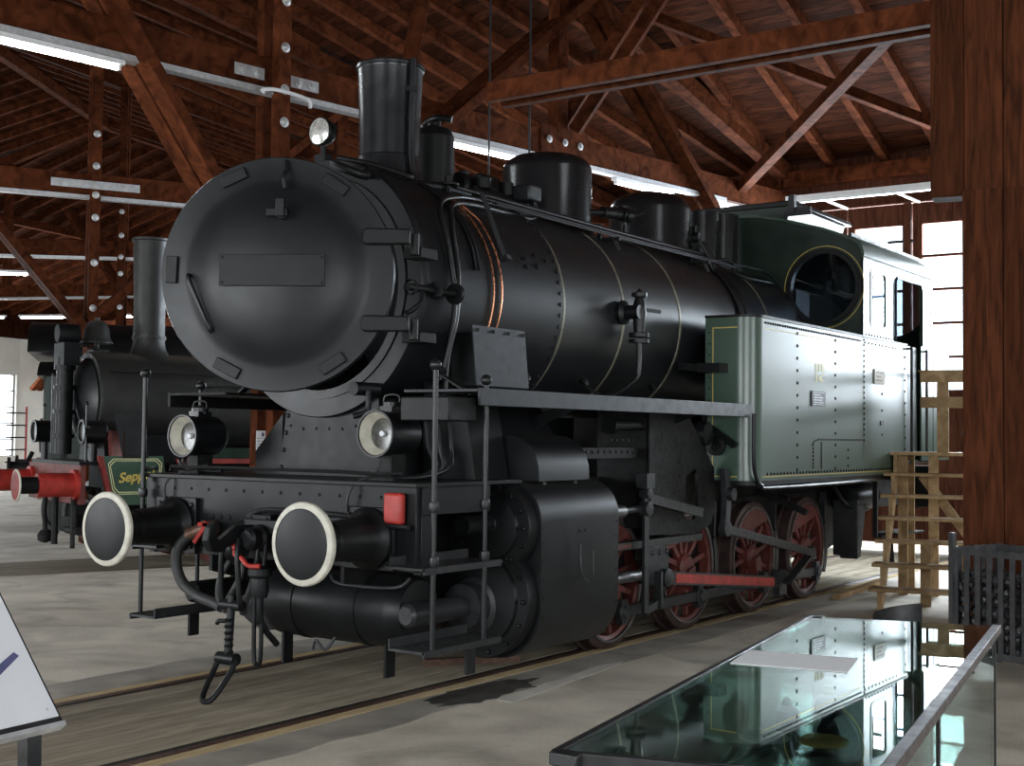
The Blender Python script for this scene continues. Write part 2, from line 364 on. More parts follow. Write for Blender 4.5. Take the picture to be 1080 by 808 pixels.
for row in (-.5, .5, 1.5, 2.5, 3.5, 4.5):
    PA = {1.5: 21.6, 2.5: 21.15}.get(row, 22.1)
    an = row * SA; ct = math.cos(SA / 2); wn = rown[row]
    def P(a, z, off=0): return pol(an, a, z, off)
    sd = V((math.cos(an), -math.sin(an), 0))
    rz = lambda a: zr(a * ct) - .02
    # tie beam
    timber(P(AI, 5.44), P(AO, 5.44), .13, .35, 'tie_beam', 'long horizontal tie beam ' + wn, 'beam')
    timber(P(AI, rz(AI) - .02), P(AR / ct, rz(AR / ct) - .02), .2, .26, 'principal_rafter', 'heavy truss rafter sloping to the doors ' + wn, 'beam')
    timber(P(AO, rz(AO) - .02), P(AR / ct, rz(AR / ct) - .02), .2, .26, 'principal_rafter', 'heavy truss rafter sloping to the outer wall ' + wn, 'beam')
    # posts: double main post
    if row != -.5:
        for of in (-.14, .14):
            bl = [(z / (rz(PA)), tuple(sd), tuple(sd * .065)) for z in (.9, 1.6, 2.2, 2.9, 3.6, 4.3, 5.0, 5.35, 5.8, 6.3)] if of > 0 else None
            timber(P(PA, 0, of), P(PA, rz(PA) - .13, of), .13, .15, 'timber_post', 'tall main post, %s timber of the pair, %s' % ('nearer' if of > 0 else 'farther', wn), 'post', up=tuple(P(1, 0) - P(0, 0)), bolts=bl)
    # outer post near the door wall
    timber(P(AI + .05, 0), P(AI + .05, 5.26), .3, .3, 'timber_post', 'square post at the glazed doors ' + wn, 'post', up=tuple(sd))
    if row < 3: timber(P(AO - .2, 0), P(AO - .2, 5.26), .26, .26, 'timber_post', 'square post at the outer wall ' + wn, 'post', up=tuple(sd))
    # hangers
    for a, t in ((17.65, 'door'), (27.2, 'outer')):
        timber(P(a, 5.62), P(a, rz(a) - .13), .18, .2, 'queen_post', 'upright strut on the tie beam towards the %s %s' % ('doors' if t == 'door' else 'outer wall', wn), 'post', up=tuple(sd))
    # long braces crossing beside the beam (pairs)
    for of, t in ((-.14, 'farther'), (.14, 'nearer')):
        if row != -.5:
            timber(P(PA - .05, 3.05, of), P(25.4, 7.6, of), .12, .24, 'diagonal_brace', '%s diagonal brace rising left from the main post %s' % (t, wn), 'brace', up=tuple(sd), bolts=[(.35, tuple(sd), tuple(sd * .065)), (.6, tuple(sd), tuple(sd * .065))] if of > 0 else None)
            timber(P(PA + .05, 3.35, of), P(17.2, 7.5, of), .12, .24, 'diagonal_brace', '%s diagonal brace rising right from the main post %s' % (t, wn), 'brace', up=tuple(sd), bolts=[(.45, tuple(sd), tuple(sd * .065))] if of > 0 else None)
            timber(P(12.2, 3.0, of), P(17.3, 7.75, of), .12, .22, 'diagonal_brace', '%s diagonal brace rising from the door post %s' % (t, wn), 'brace', up=tuple(sd), bolts=[(.42, tuple(sd), tuple(sd * .065))] if of > 0 else None)
            timber(P(35.6, 3.2, of), P(30.5, 7.4, of), .12, .22, 'diagonal_brace', '%s diagonal brace rising from the outer wall post %s' % (t, wn), 'brace', up=tuple(sd))
    # cable tray and fluorescent lamps under the beam
    b = MB(); q = P(14, 5.23, .05); d = (P(30, 5.23, .05) - q)
    b.bar((0, 0, 0), d, .12, .02); b.bar(V(sd) * .06 + V((0, 0, .02)), d + V(sd) * .06 + V((0, 0, .02)), .004, .06)
    o = b.build('cable_tray', 'galv', recenter=False); o.location = q; tag(o, 'grey perforated cable tray under the tie beam ' + wn, 'cable tray')
lampn = {}
def tube_lamp(p0, p1, label, group=None):
    p0 = V(p0); p1 = V(p1); d = p1 - p0; t = thing('fluorescent_lamp', label, 'lamp', p0, 0, group)
    b = MB(); e = d.normalized() * .05; b.bar(-e + V((0, 0, .055)), d + e + V((0, 0, .055)), .09, .05); b.build('housing', 'trayw', t, bevel=.004)
    b = MB(); b.tube([V((0, 0, 0)), d], .02, 12, 0); b.build('tube', 'tube', t)
    for c in (V((0, 0, 0)), d): b = MB(); b.bar(c + V((0, 0, -.02)), c + V((0, 0, .04)), .03, .05); b.build('end_cap', 'trayw', t)
    return t
def rowp(row, a, z, off=0): return pol(row * SA, a, z, off)
for row, segs in ((.5, ((25.4, 23.95, 'left of the chimney above the smokebox, brightest at the upper left'), (19.75, 18.45, 'behind the chimney and first dome'), (16.6, 15.4, 'between the first and second dome'), (14.4, 13.2, 'behind the cab roof edge'))),
                  (2.5, ((24.6, 23.0, 'at the far left edge above the lower one'),)), (3.5, ((26.7, 25.25, 'low over the bell of the small locomotive'), (23.7, 23.3, 'seen as a bright spot beside the tall thin chimney'), (28.4, 27.2, 'lowest at the far left edge'))), (-.5, ((23.9, 22.9, 'at the right edge beside the cased post'),))):
    for a0, a1, t in segs:
        off = .12 if row == .5 else .1
        tube_lamp(rowp(row, a0, {2.5: 4.87, 3.5: 4.72}.get(row, 5.12), off), rowp(row, a1, {2.5: 4.87, 3.5: 4.72}.get(row, 5.12), off), 'lit fluorescent tube ' + t)
# metal straps and bolt plate
def strapplate(row, a, z, l, off, label, n=3, mat='galv', h=.12, hole='galv'):
    an = row * SA; sdv = V((math.cos(an), -math.sin(an), 0)); dv = pol(an, 0, 0) - pol(an, 1, 0)
    c = pol(an, a, z, off); b = MB(); b.bar(-dv * l / 2, dv * l / 2, .012, h)
    b.mi = 1
    for i in range(n): b.lathe([(.05, 0), (.05, .01), (.025, .014), (.025, .035), (0, .037)], dv * (l * ((i + .5) / n - .5)) + sdv * .006, sdv, 14)
    o = b.build('bolt_plate', [mat, hole], recenter=False); o.location = c; tag(o, label, 'metal plate')
strapplate(.5, 22.45, 5.42, .36, .072, 'grey bolted strap on the tie beam left of the double post', 2)
strapplate(.5, 21.75, 5.42, .36, .072, 'grey bolted strap on the tie beam right of the double post', 2)
strapplate(.5, 17.6, 5.5, .9, .08, 'wooden bolt plate with three large bolts on the beam behind the first dome', 3, 'timber', .36)
strapplate(1.5, 21.6, 5.42, 1.3, .215, 'long pale strap across the far double post', 3)

# cross beam between the rows, at the cased post, and roof struts
XB0 = V((-1.75, 5.55, 5.27)); XB1 = V((3.0, 5.5, 5.27))
for dy, t in ((-.13, 'nearer'), (.13, 'farther')):
    timber(XB0 + V((0, dy, 0)), XB1 + V((0, dy, 0)), .1, .20, 'cross_beam', 'reddish horizontal cross beam over the black locomotive boiler, %s of the pair' % t, 'beam')
timber((-2.25, 12.7, 5.5), (1.75, 7.9, 6.05), .14, .15, 'diagonal_brace', 'reddish diagonal brace rising right above the cab roof', 'brace')
timber((-1.9, 9.2, 7.15), (1.0, 12.5, 5.95), .12, .14, 'wind_brace', 'sloping wind brace under the roof boards crossing the diagonal above the cab', 'brace')
for of, t in ((-.16, 'farther'), (.16, 'nearer')):
    timber(pol(SA / 2, 17.5, 5.66, of), V((-1.72 + of, 9.0, 7.40)), .1, .17, 'diagonal_brace', 'steep brace rising from the three-bolt plate behind the first dome, %s of the pair' % t, 'brace')
timber((-3.5, 6.1, 5.6), (-1.2, 4.4, 8.6), .14, .2, 'diagonal_brace', 'dark brace rising to the ridge above the chimney', 'brace')
for x, y, t in ((-2.6, 6.6, 'left'), (-1.9, 6.4, 'right')):
    b = MB(); b.cyl((x, y, 4.55), (x, y, 8.0), .012, n=8); tag(b.build('hanging_rod', 'greysteel'), 'thin steel rod hanging above the first dome, %s of the two' % t, 'rod')
for k in SECT:    # eave plates and ridge
    o = MB().bar((0, 0, 0), ((2 * AI) * HT, 0, 0), .22, .24).build('wall_plate', 'timber', recenter=False); o.matrix_world = secM(k) @ Matrix.Translation((-AI * HT, -AI - .05, Z0 - .14))
    tag(o, 'eave timber under the rafters over the doors ' + where[k], 'beam')
    o = MB().bar((0, 0, 0), ((2 * AR) * HT, 0, 0), .2, .26).build('ridge_beam', 'timber', recenter=False); o.matrix_world = secM(k) @ Matrix.Translation((-AR * HT, -AR, zr(AR) - .14))
    tag(o, 'ridge timber at the top of the roof ' + where[k], 'beam')
    o = MB().bar((0, 0, 0), ((2 * 29.5) * HT, 0, 0), .2, .24).build('purlin', 'timber', recenter=False); o.matrix_world = secM(k) @ Matrix.Translation((-29.5 * HT, -29.5, zr(29.5) - .14))
    tag(o, 'purlin under the outer roof slope ' + where[k], 'beam')

# door walls (glazed double doors) at y local = -AI
ZS = [2.36, 2.40, 2.86, 2.90, 3.38, 3.42, 3.90, 3.94, 4.42, 4.46, 4.98, 5.02]
PX = ((-1.78, -1.04), (-.80, -.06), (.24, .98), (1.16, 1.84))
for k in SECT:
    hw = AI * HT
    b = MB(); b.box(-hw, hw, -AI - .0, -AI + .12, 5.3, Z0 + .12)
    o = struct(b.build('wall_%s_door_side' % {-1: 'far_right', 0: 'right', 1: 'rear', 2: 'far_rear', 3: 'far_left', 4: 'far_left_rear', 5: 'leftmost'}[k], 'doorwood', recenter=False)); place(o, k)
    d = bpy.data.objects.new('door_%d' % (k + 2), None); COL.objects.link(d); struct(d); place(d, k)
    y0, y1 = -AI + .02, -AI + .09; rows_ = [2.42, 2.93, 3.44, 3.95, 4.46, 4.97]
    xs_ = [-hw + .14] + [v for xa, xb in PX for v in (xa - .12, xb - .12)] + [hw - .14]
    for li in range(4):      # four leaves, each with one column of panes
        xa, xb = PX[li][0] - .12, PX[li][1] - .12
        la = xs_[0] if li == 0 else (PX[li - 1][1] + PX[li][0]) / 2 - .12 + .01
        lb = xs_[-1] if li == 3 else (PX[li][1] + PX[li + 1][0]) / 2 - .12 - .01
        b = MB(); b.box(la, xa, y0, y1, .13, 5.28); b.box(xb, lb, y0, y1, .13, 5.28); b.box(xa, xb, y0, y1, .13, 2.44); b.box(xa, xb, y0, y1, 4.95, 5.28)
        for z in rows_[1:-1]: b.box(xa, xb, y0 + .01, y1 - .01, z - .02, z + .02)
        b.build('leaf', 'doorwood', d, recenter=False)
    b = MB(); b.box(-.14, -.04, -AI - .03, -AI + .015, .13, 5.28); b.build('cover_strip', 'doorwood', d, recenter=False)
    b = MB(); b.box(-hw + .2, hw - .2, -AI + .05, -AI + .056, 2.3, 5.1); b.build('glazing', 'paneg', d, recenter=False)
    b = MB()
    for z in (1.2, 3.2, 4.7):
        for x in (-1.8, 1.75, -.1): b.bar((x - .3, -AI - .0, z), (x + .1, -AI - .0, z), .02, .05)
    b.build('hinge', 'greysteel', d, recenter=False)
# outside apron
b = MB(); b.box(-22, 22, 0, 1, -.02, 0)
# outer wall with windows
for k in SECT:
    hw = AO * HT
    wz0, wz1 = .75, 3.75; wx0, wx1 = (-5.95, 3.0) if k == 4 else (-3.6, 3.6); hl = [[(wx0, wz0), (wx1, wz0), (wx1, wz1), (wx0, wz1)]] if k != 5 else []
    b = MB(); b.prism([(-hw, 0), (hw, 0), (hw, 5.1), (-hw, 5.1)], -AO - .25, -AO, 'y', hl)
    o = struct(b.build('wall_%s' % {-1: 'front_right', 0: 'front', 1: 'front_left', 2: 'left_front', 3: 'left_far', 4: 'left_back', 5: 'back_left'}[k], 'plaster', recenter=False)); place(o, k)
    b = MB(); b.box(-hw, hw, -AO - .2, -AO - .02, 5.1, 6.2); o = struct(b.build('trim_%d' % (k + 2), 'board', recenter=False)); place(o, k)
    if k == 5: continue
    d = bpy.data.objects.new('window_%d' % (k + 2), None); COL.objects.link(d); struct(d); place(d, k)
    b = MB()
    nx = round((wx1 - wx0) / .9)
    for i in range(nx + 1): b.box(wx0 + i * (wx1 - wx0) / nx - .02, wx0 + i * (wx1 - wx0) / nx + .02, -AO - .15, -AO - .1, wz0, wz1)
    for i in range(6): b.box(wx0, wx1, -AO - .15, -AO - .1, wz0 + i * .6 - .02, wz0 + i * .6 + .02)
    b.build('window_frame', 'greysteel', d, recenter=False)
# end walls
def endwall(ang, name, wins, wtop, wn):
    a = ang; X = Matrix.Translation(CEN) @ Matrix.Rotation(-a, 4, 'Z')
    b = MB(); b.prism([(-AO - .3, 0), (-AI + .4, 0), (-AI + .4, wtop), (-AO - .3, wtop)], -.1, .1, 'x', [[(y0, z0), (y1, z0), (y1, z1), (y0, z1)] for y0, y1, z0, z1 in wins])
    o = struct(b.build(name, 'plaster', recenter=False)); o.matrix_world = X
    ct = math.cos(SA / 2)
    b = MB(); b.prism([(-AO - .3, wtop), (-AI + .4, wtop), (-AI + .4, zr(AI) + .1), (-AR / ct, zr(AR) + .3), (-AO - .3, zr(AO) + .1)], -.08, .08, 'x')
    o = struct(b.build(name + '_gable', 'board', recenter=False)); o.matrix_world = X
    for i, (y0, y1, z0, z1) in enumerate(wins):
        b = MB(); n = max(2, round((y1 - y0) / .95)); m = max(2, round((z1 - z0) / .62))
        for j in range(n + 1): y = y0 + (y1 - y0) * j / n; b.box(-.03, .03, y - .02, y + .02, z0, z1)
        for j in range(m + 1): z = z0 + (z1 - z0) * j / m; b.box(-.03, .03, y0, y1, z - .02, z + .02)
        o = struct(b.build('window_%d' % (wn + i), 'greysteel', recenter=False)); o.matrix_world = X
endwall(5.5 * SA, 'wall_left', [(-30, -24, 1.2, 3.6)], 5.1, 8)
endwall(-1.5 * SA, 'wall_right', [(-31, -25, 1.2, 3.8)], 5.1, 9)
# bright ground outside
b = MB(); b.box(-60, 40, -31, 61, -.5, -.31); struct(b.build('ground', 'concrete', recenter=False))

# track in the floor: rails, planks, edge strips
for x, t in ((-.7525, 'farther rail of the black locomotive track'), (.7525, 'nearer rail of the black locomotive track')):
    b = MB(); b.box(x - .035, x + .035, -9, 13.6, -.1, .004); s = -1 if x > 0 else 1
    o = b.build('rail', 'rust'); tag(o, 'rusty flush ' + t, 'rail')
    b = MB(); xs = x - s * .035; b.box(min(xs, xs - s * .1), max(xs, xs - s * .1), -9, 13.6, -.1, .003)
    tag(b.build('edge_board', 'strip'), 'pale timber edge strip outside the ' + t, 'board')
    b = MB(); xs = x + s * .035; b.box(min(xs, xs + s * .05), max(xs, xs + s * .05), -9, 13.6, -.1, .0015)
    tag(b.build('flange_groove', 'gear'), 'dark flange groove along the ' + t, 'groove')
i = 0
for i in range(6):
    x0 = -.665 + i * (1.33 / 6); b = MB(); b.box(x0 + .006, x0 + 1.33 / 6 - .006, -9, 13.5, -.06, .004)
    o = b.build('track_plank', 'plankw'); tag(o, '%s worn floor plank from the farther rail under the black locomotive' % ORD[i], 'plank', 'planks between the rails of the black locomotive')
b = MB(); b.box(-.665, .665, -9, 13.5, -.055, .0012); tag(b.build('track_bed', 'gear'), 'dark gaps below the planks between the rails of the black locomotive', 'track bed')
# second track
blk = 0
T2 = Matrix.Translation((-7.83, 4.29, 0)) @ Matrix.Rotation(-SA, 4, 'Z')
for x in (-.7525, .7525):
    b = MB(); b.box(x - .035, x + .035, -8, 12, -.1, .004); o = b.build('rail', 'rust', recenter=False); o.matrix_world = T2
    tag(o, 'rusty flush %s rail of the small lettered locomotive track' % ('nearer' if x > 0 else 'farther'), 'rail')
b = MB(); b.box(-.71, .71, -8, 12, -.06, .003); o = b.build('track_decking', 'plankw', recenter=False); o.matrix_world = T2
tag(o, 'timber decking between the rails under the small lettered locomotive', 'planks')
# dark worn band beside the rails and an oil patch
def blob(pts, z, mat, label, cat, name):
    b = MB(); n = len(pts); b.add([(x, y, z) for x, y in pts] + [(x, y, -.05) for x, y in pts], [tuple(range(n))] + [(i, (i + 1) % n, n + (i + 1) % n, n + i) for i in range(n)])
    tag(b.build(name, mat), label, cat)
def wob(x0, x1, y0, y1, n=24, amp=.12, sd=1):
    r = random.Random(sd); p = []
    for i in range(n): p.append((x0 + r.uniform(-amp, amp) * .3, y0 + (y1 - y0) * i / (n - 1)))
    for i in range(n): p.append((x1 + r.uniform(-amp, amp), y1 - (y1 - y0) * i / (n - 1)))
    return p
blob(wob(.9, 1.25, -3.5, 8.5, 40, .03, 3), .002, 'asphalt', 'dark worn filler strip along the nearer rail', 'floor strip', 'floor_strip')
blob(wob(-.9, -1.35, -2.2, 4.5, 24, .03, 5), .002, 'asphalt', 'dark worn filler strip along the farther rail', 'floor strip', 'floor_strip')
r_ = random.Random(4)
blob([(1.10 + (.17 + r_.uniform(-.05, .05)) * math.cos(2 * PI * i / 30), 1.50 + (.55 + r_.uniform(-.12, .12)) * math.sin(2 * PI * i / 30)) for i in range(30)], .004, 'stain', 'black oil stain on the floor below the front steps', 'stain', 'oil_stain')
blob([(1.30, 1.35), (1.285, 1.7), (1.27, 2.05), (1.23, 2.4), (1.19, 2.7), (1.20, 2.95), (1.24, 3.1), (1.29, 2.85), (1.33, 2.5), (1.36, 2.1), (1.40, 1.75), (1.43, 1.35)], .003, 'palemark', 'pale streak on the floor beside the cylinder', 'floor mark', 'pale_streak')  # narrow floor patch, paler than the concrete around it

# cased post on the right
pz = V((3.32, 5.28, 0)); an = -SA / 2
def cp(name, sx0, sx1, sy0, sy1, z0, z1, label, mat='timber'):
    b = MB(); b.box(sx0, sx1, sy0, sy1, z0, z1); o = b.build(name, mat, recenter=False, bevel=.006)
    o.matrix_world = Matrix.Translation(pz) @ Matrix.Rotation(-an, 4, 'Z'); tag(o, label, 'post'); return o
cp('timber_post', -.145, .145, -.14, .14, 0, 6.9, 'middle timber of the big cased post on the right', 'casing')
cp('timber_post', -.41, -.148, -.12, .14, 3.66, 7.2, 'left side timber of the big cased post on the right', 'casing')
cp('timber_post', .148, .41, -.12, .14, 0, 7.2, 'right side timber of the big cased post on the right', 'casing')
for i, (xa, xb) in enumerate(((-.19, -.15), (.15, .37))): pass
t = thing('post_casing', 'dark brown board casing around the lower half of the right post', 'casing', pz, -an)
for xa, xb in ((-.158, .145), (.15, .315), (.32, .62)):
    b = MB(); b.box(xa, xb, -.20, -.145, 0, 3.69); b.build('board', 'casing', t, bevel=.004)
b = MB(); b.box(-.205, -.17, -.145, .3, 0, 3.69) if False else b.box(.60, .64, -.145, .3, 0, 3.69); b.build('side_board', 'casing', t, bevel=.004)

# strip lamp rail over the doors
t = thing('lamp_track', 'long white lamp rail hanging above the glazed doors behind the cab', 'lamp', (-1.32, 12.3, 5.12))
b = MB(); b.box(0, 3.2, -.05, .05, 0, .05); b.box(0, 4.2, -.07, -.05, .04, .10); b.build('rail', 'trayw', t)
for x in (.55, 1.6, 2.6):
    b = MB(); b.bar((x, 0, .02), (x + .18, .5, -.06), .03, .03); b.build('bracket', 'trayw', t)

# ================================================================== black and green tank locomotive
L = thing('steam_locomotive', 'large black tank locomotive with green side tank and cab, smokebox door ajar', 'locomotive', (0, 0, 0))
BZ = 2.68
Yd = V((0, 1, 0)); Xd = V((1, 0, 0)); Zd = V((0, 0, 1))
# frames
for s in (-1, 1):
    b = MB(); b.prism([(.66, .75), (.66, 1.36), (9.9, 1.36), (9.9, .62), (8.7, .40), (2.8, .40), (1.6, .5)], s * .60 - .015, s * .60 + .015, 'x')
    b.build('frame_plate', 'gear', L)
b = MB()
for y in (1.6, 3.0, 4.2, 5.6, 7.0, 8.4): b.box(-.6, .6, y, y + .05, .7, 1.3)
b.build('frame_stretcher', 'gear', L)
# buffer beam
b = MB(); b.box(-1.22, 1.22, .62, .68, .86, 1.37)
b.rivets([(x, .62, 1.30) for x in [-1.1 + i * .17 for i in range(14)]], (0, -1, 0), .014)
b.rivets([(x, .62, .94) for x in [-1.1 + i * .17 for i in range(14)]], (0, -1, 0), .014)
b.rivets([(x, .62, 1.12) for x in (-.62, -.54, -.46, -.38, .38, .46, .54, .62)], (0, -1, 0), .018)
b.build('buffer_beam', 'satin', L, bevel=.004)
b = MB(); b.box(-1.25, 1.25, .58, 1.7, 1.37, 1.395); b.build('front_footplate', 'satin', L, bevel=.003)
for s in (-1, 1):
    b = MB(); b.box(s * 1.22 - .02, s * 1.22 + .02, .66, 1.35, 1.2, 1.37); b.box(s * 1.2 - .03, s * 1.2 + .03, .66, .80, .84, 1.2)
    b.box(s * 1.2 - .03, s * 1.2 + .03, 1.18, 1.35, .84, 1.2) if s < 0 else None
    b.build('footplate_valance', 'satin', L, bevel=.003)
# buffers
for s in (-1, 1):
    x = s * .875
    b = MB(); b.lathe([(0, -.012), (.12, -.008), (.20, .0), (.235, .008), (.24, .02), (.235, .035), (.10, .05), (0, .05)], (x, 0, 1.05), Yd, 48); bh = b.build('buffer_head', 'satin', L)
    b = MB(); b.lathe([(.205, .0005), (.2055, -.003), (.236, .003), (.243, .012), (.243, .030), (.236, .034)], (x, 0, 1.05), Yd, 48); b.build('white_rim', 'white', bh)
    b = MB(); b.lathe([(.085, .04), (.085, .12), (.105, .12), (.105, .22), (.118, .23), (.135, .50), (.15, .53), (.19, .56), (.19, .62)], (x, 0, 1.05), Yd, 36); b.build('buffer_housing', 'satin', L)
    b = MB(); b.box(x - .2, x + .2, .585, .62, .86, 1.24)
    b.rivets([(x + dx, .585, 1.05 + dz) for dx in (-.16, .16) for dz in (-.14, .14)], (0, -1, 0), .022); b.build('buffer_flange', 'satin', L, bevel=.004)
# smokebox
b = MB(); R0 = .86
b.lathe([(.70, 1.09), (.70, 1.055), (.878, 1.055), (.885, 1.065), (.885, 1.13), (R0, 1.14), (R0, 2.80), (R0 - .03, 2.81)], (0, 0, BZ), Yd, 96)
b.lathe([(.70, 1.08), (.70, 2.2), (0, 2.2)], (0, 0, BZ), Yd, 64)
for i in range(64):
    t = 2 * PI * i / 64; b.rivets([(R0 * math.cos(t), 2.76, BZ + R0 * math.sin(t))], (math.cos(t), 0, math.sin(t)), .018)
for dz, y in ((.30, 2.35), (.24, 2.35), (.34, 2.5), (.26, 2.5), (.32, 2.64)):
    z = BZ + dz; x = math.sqrt(R0 ** 2 - dz ** 2); b.rivets([(x, y, z)], (x, 0, dz), .022)
sb = b.build('smokebox', 'sbox', L)
b = MB(); b.lathe([(.70, 1.10), (.70, 1.045), (.76, 1.045), (.76, 1.10)], (0, 0, BZ), Yd, 64); b.build('seating_ring', 'door', sb)
# door
PH = .544; DC = V((.30, .351, 2.68))
DX = Matrix.Translation(DC) @ Matrix.Rotation(PH, 4, 'Z')     # local -y = outward
def D(): b = MB(); b.X = DX.copy(); return b
b = D(); RD = .738
b.lathe([(RD - .01, -.035), (RD, -.03), (RD, .02), (RD - .006, .03), (.60, .035), (.555, .045), (.50, .075), (.40, .11), (.25, .135), (.12, .145), (0, .147)], (0, 0, 0), (0, -1, 0), 96)
b.lathe([(RD - .01, -.035), (.56, -.03), (.4, .0), (0, .02)], (0, 0, 0), (0, -1, 0), 64)
dr = b.build('smokebox_door', 'door', L)
b = D(); b.box(-.33, .33, -.165, -.15, -.09, .105); b.rivets([(x, -.165, z) for x in (-.31, .31) for z in (-.07, .085)], (0, -1, 0), .01); b.build('blank_plate', 'satin', dr, bevel=.003)
for a_ in (25 + 90, 57, 178, 243, 303, ):
    t = math.radians(a_); cx, cz = .665 * math.cos(t), .665 * math.sin(t); b = D()
    b.X = DX @ Matrix.Translation((cx, -.045, cz)) @ Matrix.Rotation(-t, 4, 'Y'); b.box(-.035, .035, -.012, .015, -.085, .085)
    b.build('rim_plate', 'satin', dr, bevel=.004)
b = D(); b.tube([(-.545, -.03, -.02), (-.545, -.085, -.03), (-.475, -.10, -.19), (-.405, -.085, -.35), (-.405, -.03, -.36)], .014, 10, 2); b.build('handle', 'black', dr)
b = D(); b.cyl((.06, -.11, .36), (.06, -.20, .36), .04, n=20); b.box(-.03, .10, -.215, -.195, .335, .38); b.box(.03, .085, -.23, -.2, .33, .44); b.tube([(.045, -.17, .35), (-.03, -.18, .355)], .022); b.build('lock_stud', 'satin', dr, bevel=.003)
b = D(); b.tube([(.05, -.04, .71), (.06, -.065, .65), (.05, -.10, .60), (.055, -.09, .53)], .014); b.build('top_catch', 'satin', dr)
for z in (.23, -.31):
    b = D(); b.prism([(.55, -.04), (.57, -.052), (.84, -.05), (.84, .045), (.57, .05), (.55, .04)], -.10, -.045, 'y'); b.X = DX @ Matrix.Translation((0, 0, 0))
    bm = b.bm; bmesh.ops.translate(bm, verts=bm.verts, vec=(0, 0, z)); b.build('hinge_strap', 'satin', dr, bevel=.01)
    b = MB(); hx = .95; b.cyl((hx, .90, BZ + z - .09), (hx, .90, BZ + z + .05), .03, n=16); b.box(hx - .12, hx + .03, .93, 1.10, BZ + z - .10, BZ + z - .03); b.build('hinge_bracket', 'satin', sb, bevel=.006)
# clamp dogs / handles on the ring
b = MB(); b.cyl((.93, .86, BZ - .06), (.93, 1.42, BZ - .06), .024, n=14); b.lathe([(.05, 0), (.05, .03)], (.93, .88, BZ - .06), Yd, 8); b.lathe([(0, 0), (.055, 0), (.055, .04), (0, .04)], (.93, 1.12, BZ - .06), Yd, 8)
b.lathe([(0, 0), (.07, 0), (.07, .03), (0, .03)], (.93, 1.34, BZ - .06), Yd, 20); b.tube([(.93, 1.0, BZ - .06), (.95, .98, BZ - .14), (.92, .93, BZ - .20), (.87, .92, BZ - .22)], .016); b.build('side_valve', 'satin', sb)
b = MB(); b.cyl((.52, .82, 1.98), (.52, 1.05, 1.98), .045, n=18); b.tube([(.56, .92, 1.97), (.56, .92, 1.84), (.50, .85, 1.80)], .02); b.build('drain_fitting', 'satin', sb)
b = MB(); b.tube([(.2, .95, 3.5), (.35, .9, 3.44), (.45, 1.0, 3.40), (.3, 1.15, 3.50)], .03); b.tube([(.1, 1.1, 3.58), (.35, 1.2, 3.52), (.45, 1.45, 3.47), (.3, 1.62, 3.55)], .018); b.build('top_fitting', 'satin', sb)
# chimney
CY = 1.76
b = MB(); b.lathe([(.36, -.10), (.315, .03), (.27, .12), (.245, .22), (.232, .34), (.2305, .36), (.222, .37), (.222, .45), (.226, .70), (.238, 1.0), (.240, 1.01), (.25, 1.015), (.252, 1.035), (.246, 1.045), (.225, 1.045), (.20, .6), (.20, -.1)], (0, CY, 3.53 - .19 + .0), Zd, 64)
b.X = Matrix.Identity(4); ch = b.build('chimney', 'gloss', L)
b = MB(); b.tube([(.33, 1.70, 3.40), (.29, 1.70, 3.50), (.255, 1.70, 3.68), (.25, 1.70, 3.9), (.262, 1.70, 4.39)], .022, 12, 1); b.build('steam_pipe', 'black', ch)
b = MB(); b.box(.21, .28, 1.67, 1.73, 4.15, 4.19); b.build('pipe_clip', 'satin', ch)
for o in (ch,):
    o.location = (0, 0, 0)
# headlamp on the smokebox top
b = MB(); hc = V((-.12, 1.17, 3.80)); b.lathe([(0, .10), (.05, .095), (.085, .06), (.10, .0), (.102, -.02), (.095, -.03)], hc, Yd, 28)
b.cyl(hc - V((0, -.02, .10)), hc - V((0, -.02, .16)), .02, n=12); b.box(hc.x - .05, hc.x + .05, hc.y - .02, hc.y + .06, hc.z - .30, hc.z - .16); hl = b.build('headlamp', 'satin', L)
b = MB(); b.lathe([(0, -.045), (.05, -.042), (.092, -.028)], hc, Yd, 28); b.build('lens', 'reflector', hl)
# boiler
RB = .83
b = MB(); b.lathe([(RB - .04, 2.80), (RB, 2.81), (RB, 7.75), (0, 7.75)], (0, 0, BZ), Yd, 96); bo = b.build('boiler', 'boilerp', L)
for y in (2.86, 3.775, 4.775, 6.75):
    b = MB(); b.lathe([(RB, y - .016), (RB + .005, y - .014), (RB + .005, y + .014), (RB, y + .016)], (0, 0, BZ), Yd, 96); b.build('boiler_band', 'band', bo)
# smokebox saddle
b = MB(); b.prism([(-.42, 1.395), (.88, 1.395), (.62, 1.90), (-.30, 1.90)] if False else [(-.42, 1.395), (.55, 1.395), (.50, 1.93), (-.33, 1.93)], 1.10, 2.3, 'y')
b.rivets([(-.385 + i * .02, 1.10, 1.45 + i * .12) for i in range(4)], (0, -1, 0), .02)
b.rivets([(.51 - i * .01, 1.10, 1.45 + i * .12) for i in range(4)], (0, -1, 0), .02)
b.rivets([(-.3 + .12 * i, 1.10, 1.43) for i in range(7)], (0, -1, 0), .013)
b.rivets([(-.3 + .12 * i, 1.10, 1.72 + (.02 if i in (0, 5) else 0)) for i in range(6)], (0, -1, 0), .013); b.build('smokebox_saddle', 'satin', L, bevel=.004)
for s in (-1, 1):
    b = MB(); b.prism([(s * .40, 1.395), (s * .66, 1.395), (s * .66, 1.56), (s * .40, 1.82)], 1.12, 1.14, 'y'); b.build('saddle_wing', 'satin', L)
